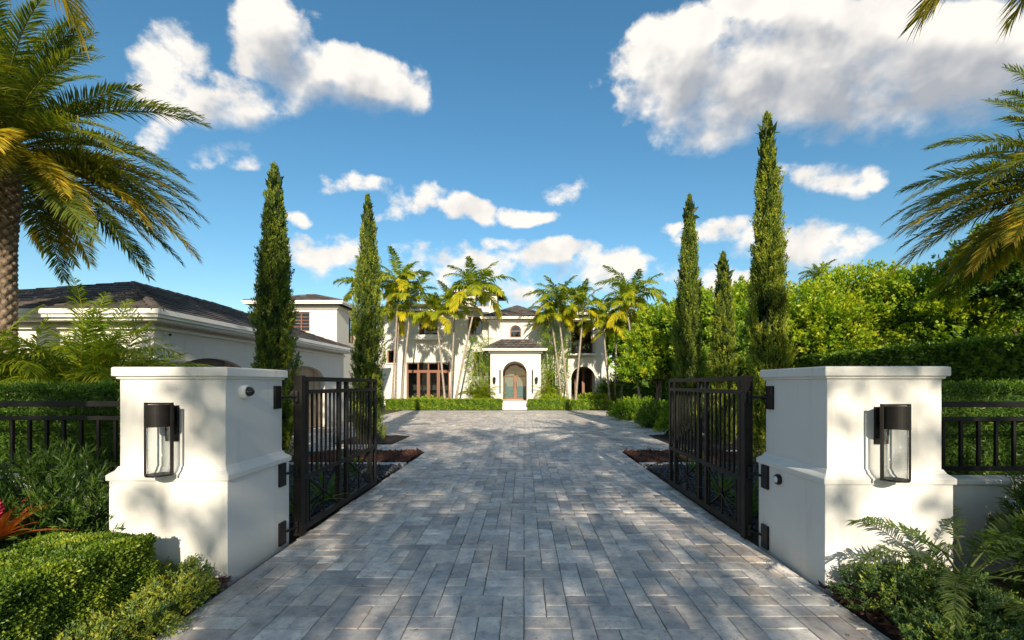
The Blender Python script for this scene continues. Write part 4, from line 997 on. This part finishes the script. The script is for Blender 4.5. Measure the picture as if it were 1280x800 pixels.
PALMS = [(490, 497, 352, 30.9, 1.05), (494, 499, 392, 31.6, .9), (501, 514, 372, 31.2, 1.0), (557, 546, 392, 30.8, .95), (563, 568, 382, 31.8, 1.0), (568, 595, 362, 31.0, 1.25),
         (711, 698, 378, 31.0, 1.1), (703, 690, 395, 32.0, .9), (719, 729, 384, 30.8, 1.0), (763, 754, 402, 30.9, .9), (769, 770, 412, 31.6, .8), (775, 791, 372, 30.6, 1.2), (801, 784, 385, 30.2, .95)]
PLAB = ['slim palm with the highest crown beside the cypress near the garage', 'short slim palm with yellow fronds next to the cypress near the garage', 'slim palm before the wall between cypress and french doors',
        'slim palm with golden fronds before the upper balcony', 'straight slim palm just past the french doors', 'slim palm leaning from the french doors towards the lookout',
        'slim palm in the pair nearest the portico, loggia side', 'shorter slim palm tucked behind the pair nearest the portico', 'slim palm leaning across the loggia arch', 'slim palm at the villa end wall',
        'shortest slim palm just past the villa end wall', 'tall slim palm with the widest crown past the villa end wall', 'slim palm whose trunk leans back towards the villa, past its end wall']
for i, ((b, t, cy_, Y, s_), lab) in enumerate(zip(PALMS, PLAB)):
    hz = PZ(cy_, Y) - .6
    slim_palm(lab, PX(b, Y), Y, PX(t, Y), Y + random.uniform(-.3, .3), hz, 40 + i, s_ * .92)
slim_palm('far palm whose crown shows over the bright trees by the boundary', PX(1025, 26), 26, PX(1022, 26), 26, PZ(352, 26), 91, .45, group='far palms')
slim_palm('far palm peeping over the trees beside the date palm with golden fronds', PX(1105, 24), 24, PX(1108, 24), 24, PZ(358, 24), 92, .45, group='far palms')
slim_palm('palm crown showing over the guest house eave by the cypress', PX(428, 27), 31.5, PX(428, 27), 31.5, PZ(372, 31.5), 93, 1.0, group='far palms')

def areca(label, x, y, h, n, seed, scale=1., spread=.35):
    t_ = thing('areca_palm', label, 'palm', (x, y, 0), 'clumping areca palms'); r2 = random.Random(seed)
    for k_ in range(n):
        a = r2.random() * 6.28; d = spread * r2.random() ** .5; bx_, by_ = x + d * math.cos(a), y + d * math.sin(a); hh = h * r2.uniform(.35, 1.); tx_, ty_ = bx_ + .5 * d * math.cos(a), by_ + .5 * d * math.sin(a)
        MB().tube([(bx_, by_, -.05), ((bx_ + tx_) / 2, (by_ + ty_) / 2, hh * .5), (tx_, ty_, hh)], [.04, .03, .025], 7).build('stem', 'crownshaft', t_, smooth=True)
        put_fronds(t_, (tx_, ty_, hh - .05), [(AR, 'up', 2, .2), (AR, 'mid', 4, .3), (AR, 'flat', 4, .3)], scale, seed + k_)
areca('feathery areca palm clump growing against the garage front wall', PX(62, 8.2), 8.2, 1.75, 18, 5, .95, .65)
areca('small areca clump between the french doors and portico', PX(606, 32.6), 32.6, .9, 7, 9, .8, .5)
areca('areca clump beside the portico on the loggia side', PX(689, 32.4), 32.4, 1.2, 5, 19, .7, .4)
areca('small areca clump past the villa end wall', PX(778, 32), 32, 1.0, 6, 29, .9, .6)

def bamboo(label, x, y, h, r, seed, n=260):
    t_ = thing('bamboo_clump', label, 'bamboo', (x, y, 0), 'tall leafy clumps by the portico'); r2 = random.Random(seed)
    for k_ in range(9):
        a = r2.random() * 6.28; MB().tube([(x + .2 * math.cos(a), y + .2 * math.sin(a), -.05), (x + .3 * math.cos(a), y + .3 * math.sin(a), h * .6), (x + r * math.cos(a), y + r * math.sin(a), h * r2.uniform(.85, 1))], [.03, .025, .01], 6).build('cane', 'crownshaft', t_)
    z = h * (.22 + .8 * rng.random(n)); ph = rng.random(n) * 6.28; rd = r * (.35 + .75 * rng.random(n)) * np.interp(z / h, [.2, .5, .8, 1.05], [.6, .9, 1, .6])
    C = np.stack([x + rd * np.cos(ph), y + rd * np.sin(ph), z], 1); D = np.stack([np.cos(ph), np.sin(ph), -.5 + .4 * rng.normal(size=n)], 1)
    leaf_obj('foliage', [tufts(C, D, .5, .22, 14, .22, .035, .5 + .15 * rng.normal(size=n), .5, -.3)], 'leaf_bright', t_)
bamboo('tall bamboo clump hanging over the portico side nearer the loggia', PX(694, 32.6), 33.0, 6.6, .95, 3, 340)
bamboo('tall bamboo clump between french doors and portico', PX(600, 33), 33.2, 5.2, .8, 4, 240)

def broadleaf(name, label, x, y, h, lobes, mat, nt_, ll, lw, seed, tone=.5, group=None, trunk_r=.14, per=36, tl=.5, core=True):
    t_ = thing(name, label, 'tree', (x, y, 0), group); r2 = random.Random(seed)
    MB().tube([(x, y, -.1), (x + .1, y, h * .3), (x - .05, y + .1, h * .7)], [trunk_r * 1.3, trunk_r, trunk_r * .4], 9).build('trunk', 'bark', t_, smooth=True)
    geo = []; lim = MB(); vt = sum(l[3] * l[3] for l in lobes)
    for (lx, ly, lz, lr) in lobes:
        lim.tube([(x, y, h * .28), ((x + lx) / 2 + .1, (y + ly) / 2, (h * .3 + lz) / 2 + .15), (lx, ly, lz)], [trunk_r * .6, trunk_r * .35, .02], 6)
        n = int(nt_ * lr * lr / vt)
        d = unit(rng.normal(size=(n, 3))); d[:, 2] = np.where(d[:, 2] < -.45, -d[:, 2], d[:, 2])
        rad = lr * (.55 + .5 * rng.random(n) ** .6) * (1 + .16 * np.sin(d @ np.array([5, 4, 6.]) * 2 + lx))
        C = np.array([lx, ly, lz]) + d * rad[:, None] * np.array([1, 1, .85])
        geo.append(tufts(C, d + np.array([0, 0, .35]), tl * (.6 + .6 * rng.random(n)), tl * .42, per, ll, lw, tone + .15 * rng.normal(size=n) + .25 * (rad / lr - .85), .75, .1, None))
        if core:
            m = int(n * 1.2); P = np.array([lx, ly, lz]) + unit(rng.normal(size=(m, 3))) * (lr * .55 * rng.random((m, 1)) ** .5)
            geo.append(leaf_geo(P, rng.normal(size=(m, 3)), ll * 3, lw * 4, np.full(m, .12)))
    lim.build('limbs', 'bark', t_, smooth=True)
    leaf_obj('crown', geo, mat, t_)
    return t_
def lobes(*a): return [(PX(px, Y), Y, PZ(py, Y), r) for (px, py, Y, r) in a]
G = 'bright trees by the boundary'
broadleaf('broadleaf_tree', 'bright round leafed tree just behind the tallest cypress', PX(1040, 16), 16, 5.2, lobes((1010, 405, 16, 1.2), (1062, 388, 16.4, 1.4), (1030, 425, 15.6, 1.3), (1105, 405, 16, 1.3), (1000, 430, 16, 1.)), 'leaf_bright', 900, .12, .07, 1, .72, G)
broadleaf('broadleaf_tree', 'bright leafy tree under the date palm beyond the hedge', PX(1190, 14.5), 14.5, 4.6, lobes((1150, 385, 14.5, 1.2), (1205, 395, 14.2, 1.2), (1250, 375, 14.5, 1.4), (1180, 420, 14, 1.1), (1290, 400, 14, 1.3)), 'leaf_bright', 800, .12, .07, 2, .68, G)
broadleaf('broadleaf_tree', 'dark leafy tree filling the gap below the golden date palm fronds', PX(1290, 12.6), 12.6, 4.4, lobes((1240, 350, 12.8, 1.0), (1290, 330, 12.6, 1.3), (1330, 380, 12.4, 1.3)), 'leaf_hedge', 500, .12, .065, 3, .35, G)
broadleaf('broadleaf_tree', 'bright yellow green tree beside the bent tip cypress near the villa', PX(822, 25), 25, 5.6, lobes((812, 440, 25, 1.2), (830, 415, 25.5, 1.4), (845, 455, 24.6, 1.3), (800, 468, 24.5, .9), (860, 420, 26, 1.4)), 'leaf_bright', 800, .16, .09, 4, .62, 'bright trees beyond the court')
broadleaf('broadleaf_tree', 'bright yellow green tree between the two shorter cypresses', PX(885, 22), 22, 5.8, lobes((880, 400, 22, 1.2), (890, 440, 21.6, 1.3), (925, 420, 22, 1.4), (900, 470, 21, 1.2), (940, 390, 23, 1.4)), 'leaf_bright', 850, .15, .085, 5, .60, 'bright trees beyond the court')
broadleaf('broadleaf_tree', 'dark tree filling behind the tallest and shortest cypresses', PX(935, 17.5), 17.5, 4.2, lobes((935, 450, 17.5, 1.2), (970, 430, 18, 1.4), (900, 475, 17, .9), (985, 470, 17, 1.1)), 'leaf_hedge', 600, .13, .07, 6, .55, 'bright trees beyond the court')
broadleaf('broadleaf_tree', 'pale green distant tree over the villa end wall', PX(775, 46), 46, 6.5, lobes((765, 430, 46, 2.4), (790, 445, 46, 2.6), (820, 430, 47, 3.), (850, 420, 48, 3)), 'leaf_bright', 600, .3, .16, 7, .5, 'distant trees', tl=.9)
broadleaf('broadleaf_tree', 'distant tree showing between garage end and cypress', PX(440, 46), 46, 6, lobes((430, 450, 46, 2.4), (470, 440, 46, 2.6)), 'leaf_hedge', 300, .3, .16, 8, .5, 'distant trees', tl=.9)
broadleaf('broadleaf_tree', 'distant dark tree line behind the bright boundary trees', 19, 34, 7.5, [(14, 34, 4, 3), (18, 34, 4.5, 3.4), (23, 32, 4, 3.5), (28, 30, 4, 3.5)], 'leaf_hedge', 700, .3, .16, 9, .4, 'distant trees', tl=.9)
broadleaf('broadleaf_tree', 'distant dark tree behind the garage roof', -24, 28, 4, [(-24, 28, 2.2, 2), (-28, 27, 2.2, 2)], 'leaf_hedge', 300, .3, .16, 10, .4, 'distant trees', tl=.9)

def shrub(name, label, cat, x, y, rx, ry, h, nt_, mat, ll, lw, tone=.5, per=30, tl=.25, group=None, up=.3, spread=.6, z0=0.):
    t_ = thing(name, label, cat, (x, y, z0), group)
    st = MB()
    for k_ in range(7):
        a = random.random() * 6.28; st.tube([(x, y, z0 - .05), (x + rx * .3 * math.cos(a), y + ry * .3 * math.sin(a), z0 + h * .4), (x + rx * .6 * math.cos(a), y + ry * .6 * math.sin(a), z0 + h * .75)], [.02, .014, .006], 5)
    st.build('stems', 'bark', t_)
    d = unit(rng.normal(size=(nt_, 3))); d[:, 2] = np.abs(d[:, 2]); rad = .6 + .42 * rng.random(nt_) ** .6
    C = np.array([x, y, z0 + h * .12]) + d * rad[:, None] * np.array([rx, ry, h * .85])
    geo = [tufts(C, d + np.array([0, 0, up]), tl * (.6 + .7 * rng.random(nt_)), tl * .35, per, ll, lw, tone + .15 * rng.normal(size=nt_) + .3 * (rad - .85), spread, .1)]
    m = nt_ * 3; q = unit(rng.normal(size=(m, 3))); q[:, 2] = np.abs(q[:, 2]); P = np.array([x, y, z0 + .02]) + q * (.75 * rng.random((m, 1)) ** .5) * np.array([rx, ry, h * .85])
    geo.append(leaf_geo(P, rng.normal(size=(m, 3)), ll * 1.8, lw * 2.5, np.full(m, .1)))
    leaf_obj('foliage', geo, mat, t_); return t_
shrub('podocarpus_shrub', 'loose dark needled shrub against the low wall by the pillar', 'shrub', -4.12, 3.95, .62, .38, 1.0, 420, 'leaf_dark', .075, .012, .55, 26, .2, None, .5)
shrub('podocarpus_shrub', 'loose dark needled shrub behind the bromeliad', 'shrub', -5.15, 3.9, .6, .4, .95, 300, 'leaf_dark', .075, .012, .5, 26, .2, None, .5)
shrub('podocarpus_shrub', 'loose dark needled shrub above the boxwood beside the fern', 'shrub', 4.72, 3.75, .46, .42, 1.0, 380, 'leaf_dark', .08, .013, .6, 26, .22, None, .5)
shrub('court_shrub', 'rounded green bush at the court edge under the bent tip cypress', 'shrub', PX(822, 17.6), 17.6, .75, .9, .95, 380, 'leaf_hedge', .06, .03, .55, 26, .2)
shrub('court_shrub', 'low spreading green bush where the court meets the house hedge', 'shrub', PX(795, 21.5), 21.5, 1.2, 1.3, .95, 480, 'leaf_bright', .07, .035, .42, 24, .25)
shrub('court_shrub', 'darker bush between cypress and court by the gate end', 'shrub', PX(846, 14.6), 14.6, .55, .5, 1.1, 300, 'leaf_bright', .05, .025, .45, 26, .2)
shrub('court_shrub', 'yellow green bush under the palms at the villa corner', 'shrub', PX(742, 31.5), 31.5, 1.6, .6, .9, 300, 'leaf_bright', .1, .05, .6, 20, .3)
shrub('court_shrub', 'yellow green bush below the bamboo by the portico', 'shrub', PX(690, 31), 31, 1.1, .5, .85, 220, 'leaf_bright', .1, .05, .6, 20, .3)
shrub('court_shrub', 'dark leafy mass past the villa end under the leaning palms', 'shrub', PX(785, 31.5), 32.5, 1.8, .8, 2.4, 420, 'leaf_hedge', .16, .06, .4, 20, .4)
shrub('court_shrub', 'low bush before the french doors between palm trunks', 'shrub', PX(535, 31.4), 31.4, 1.7, .4, .7, 220, 'leaf_bright', .1, .05, .6, 18, .25)

# creeping junipers: separate sprawling plants
def juniper(label, x, y, r, h, seed, tone=.5, n=110):
    t_ = thing('creeping_juniper', label, 'juniper', (x, y, 0), 'creeping junipers')
    ph = rng.random(n) * 6.28; rd = r * rng.random(n) ** .6
    C = np.stack([x + rd * np.cos(ph), y + rd * np.sin(ph), .03 + h * (1 - (rd / r) ** 2) * (.4 + .6 * rng.random(n))], 1)
    D = np.stack([np.cos(ph), np.sin(ph), .55 + .3 * rng.normal(size=n)], 1)
    tn = tone + .15 * rng.normal(size=n)
    # every spray carries feathery side shoots
    C2 = (C[:, None] + unit(D)[:, None] * (np.linspace(.01, .10, 4)[None, :, None])).reshape(-1, 3); D2 = np.repeat(D, 4, 0) + rng.normal(size=(n * 4, 3)) * .55
    geo = [tufts(C, D, .13, .03, 18, .030, .010, tn, .5, .1), tufts(C2, D2, .07, .02, 16, .026, .009, np.repeat(tn, 4) + .08, .5, .1)]
    leaf_obj('foliage', geo, 'leaf_juniper', t_)
    st = MB()
    for k_ in range(5):
        a = k_ * 1.26 + seed; st.tube([(x, y, .0), (x + r * .4 * math.cos(a), y + r * .4 * math.sin(a), h * .3), (x + r * .8 * math.cos(a), y + r * .8 * math.sin(a), h * .3)], [.012, .01, .004], 5)
    st.build('stems', 'bark', t_)
for i, (x, y, r, h, tn, lab) in enumerate([(-2.66, 3.42, .17, .11, .72, 'small sunlit juniper nearest the pillar foot beside the boxwood'), (-2.62, 3.02, .18, .10, .68, 'small sunlit juniper at the paving edge below the boxwood corner'), (-2.88, 3.72, .15, .13, .6, 'small juniper tucked between boxwood and pillar'), (-2.68, 2.66, .18, .10, .56, 'small juniper along the foot of the boxwood'),
         (-3.3, 3.76, .16, .14, .45, 'shaded small juniper between boxwood end and pillar face'),
         (2.80, 3.40, .30, .22, .42, 'creeping juniper against the foot of the sensor pillar'), (3.06, 3.02, .33, .20, .45, 'creeping juniper in the middle of the fern bed'), (2.76, 2.86, .26, .14, .42, 'creeping juniper spilling to the paving edge by the fern bed'), (3.22, 3.46, .28, .24, .38, 'creeping juniper under the fern fronds'), (3.5, 2.80, .30, .18, .42, 'creeping juniper in front of the clipped boxwood by the fern'), (3.12, 2.58, .28, .14, .4, 'low creeping juniper between paving and boxwood block')]):
    juniper(lab, x, y, r, h, i, tn, 130 if x > 0 else 85)  # tone puts sun and shade into the leaf colour, boxwood side

# fern: arching pinnate leaves
leafmat('leaf_fern', [(0, (.02, .045, .014)), (.5, (.06, .11, .025)), (1, (.16, .20, .04))], .3)
FN = {'a': [frond_mesh('leaf_fern', L=.80 + .08 * j, nl=44, ll=.14, lw=.018, e0=.95 - .22 * j, bend=1.1, kind='phoenix', tone=.4 + .1 * j, seed=70 + j, tipyellow=.1, twist=.4) for j in range(4)]}
t_ = thing('fern', 'arching green fern growing between sensor pillar and boxwood', 'fern', (3.34, 3.42, .0))
put_fronds(t_, (3.34, 3.42, .25), [(FN, 'a', 10, .25), (FN, 'a', 8, .3)], 1.08, 4)
# bromeliad: stiff strap leaves
def strap_plant(name, label, cat, x, y, n, L, wd, mat, tone0, group=None, z=0., seed=0, e=(.5, 1.2), bend=.7):
    t_ = thing(name, label, cat, (x, y, z), group); r2 = random.Random(seed); o0 = np.array(org(t_))
    for k_ in range(n):
        a = k_ * 2.4 + r2.uniform(-.2, .2); e0 = r2.uniform(*e); l = L * r2.uniform(.75, 1.1); ns = 8; V = []; T = []
        px_, pz_ = .03, 0; 
        for i in range(ns + 1):
            q = i / ns; ang = e0 - bend * q ** 1.4; wv = wd * (1 - q ** 2.2) * (.6 + .4 * min(1, q * 4)) + .002
            for s in (-1, 0, 1):
                V.append((x - o0[0] + px_ * math.cos(a) - s * wv / 2 * math.sin(a), y - o0[1] + px_ * math.sin(a) + s * wv / 2 * math.cos(a), z - o0[2] + pz_ + abs(s) * wv * .18)); T.append(min(1, max(0, tone0 + r2.uniform(-.06, .06) + .25 * (.5 - q) * r2.uniform(.2, 1.6))))
            px_ += math.cos(ang) * l / ns; pz_ += math.sin(ang) * l / ns
        F = np.array([(i * 3 + s, i * 3 + s + 1, i * 3 + s + 4, i * 3 + s + 3) for i in range(ns) for s in (0, 1)])
        link('leaf', fast_mesh('leaf', np.array(V), [F], np.array(T), mat, True), t_)
    return t_
b_ = strap_plant('bromeliad', 'red and orange bromeliad beside the clipped boxwood', 'bromeliad', -4.07, 3.46, 22, .46, .07, 'leaf_bromeliad', .6, z=.5, seed=3, e=(.05, 1.0), bend=.5)
MB().tube([(-4.07, 3.46, -.02), (-4.07, 3.46, .55)], [.03, .02], 8).build('stem', 'bark', b_)
sp = MB()
for k_ in range(60):
    z = .60 + .2 * k_ / 60; a = k_ * 2.4; r_ = .06 * math.sin(math.pi * (.15 + .8 * k_ / 60)); sp.tone = random.uniform(.1, .35); sp.bar((-4.07, 3.46, z), (-4.07 + r_ * math.cos(a), 3.46 + r_ * math.sin(a), z + .05), .02, .008)
leafmat('leaf_flower', [(0, (.45, .03, .07)), (.5, (.6, .10, .16)), (1, (.7, .25, .25))], .3)
sp.build('flower_spike', 'leaf_flower', b_)
for i, (x, y, lab) in enumerate([(-2.86, 5.75, 'strap leaved plant behind the garage side gate bars, hinge end'), (-2.9, 6.6, 'strap leaved plant behind the garage side gate bars, latch end'), (2.85, 5.7, 'strap leaved plant behind the sensor side gate bars, hinge end'), (2.9, 6.6, 'strap leaved plant behind the sensor side gate bars, latch end'), (-3.3, 8.6, 'strap leaved plant in the gravel past the garage side gate'), (3.3, 8.6, 'strap leaved plant in the gravel past the sensor side gate')]):
    strap_plant('agapanthus', lab, 'plant', x, y, 18, .75, .045, 'leaf_hedge', .45, 'strap leaved plants by the gates', z=.0, seed=20 + i, e=(.7, 1.4), bend=1.1)

# leaf litter on the drive
n = 70; P = np.stack([np.where(rng.random(n) < .5, -1, 1) * (2.4 - 1.9 * rng.random(n) ** 2.2), 2.8 + 6 * rng.random(n), np.full(n, .006)], 1)
lt = leaf_obj('leaf_litter', [leaf_geo(P, np.stack([rng.normal(size=n), rng.normal(size=n), .05 * rng.random(n)], 1), .022 + .03 * rng.random(n), .014, rng.random(n), np.tile([0, 0, 1.], (n, 1)), .3)], 'dry_leaf', None, 'stuff')
tag(lt, 'scattered small dry leaves lying on the pavers', 'leaf litter')

# ------------------------------------------------------------------ street trees behind the photographer: they shade the gate
GS = 'street trees opposite the gate'
broadleaf('street_tree', 'tall street tree opposite the gate, its shade over the drive', 2.0, -13, 11, [(1.9, -13, 7.2, 2.4), (4.4, -12.5, 7.6, 2.6), (2.2, -13, 10.0, 2.4), (1.8, -11.5, 5.2, 2.2), (-.6, -13.5, 9.6, 1.5)], 'leaf_hedge', 430, .22, .13, 31, .5, GS, .25, 26, .8, False)
broadleaf('street_tree', 'street tree opposite the boxwood and bromeliad', -6.5, -13, 9, [(-6.5, -13, 6.6, 2.4), (-4.2, -12.5, 8.4, 2.0), (-8.8, -13, 7.4, 2.4), (-5.6, -12, 4.4, 2.2)], 'leaf_hedge', 250, .22, .13, 32, .5, GS, .25, 26, .8, False)
broadleaf('street_tree', 'street tree opposite the fern bed', 9.5, -13, 9, [(8.6, -13, 6.0, 2.5), (10.8, -12.5, 8.2, 2.4), (7.4, -12, 8.6, 1.6), (9.5, -12, 4.2, 2.4), (12.8, -13, 6.5, 2.4)], 'leaf_hedge', 320, .22, .13, 33, .5, GS, .25, 26, .8, False)
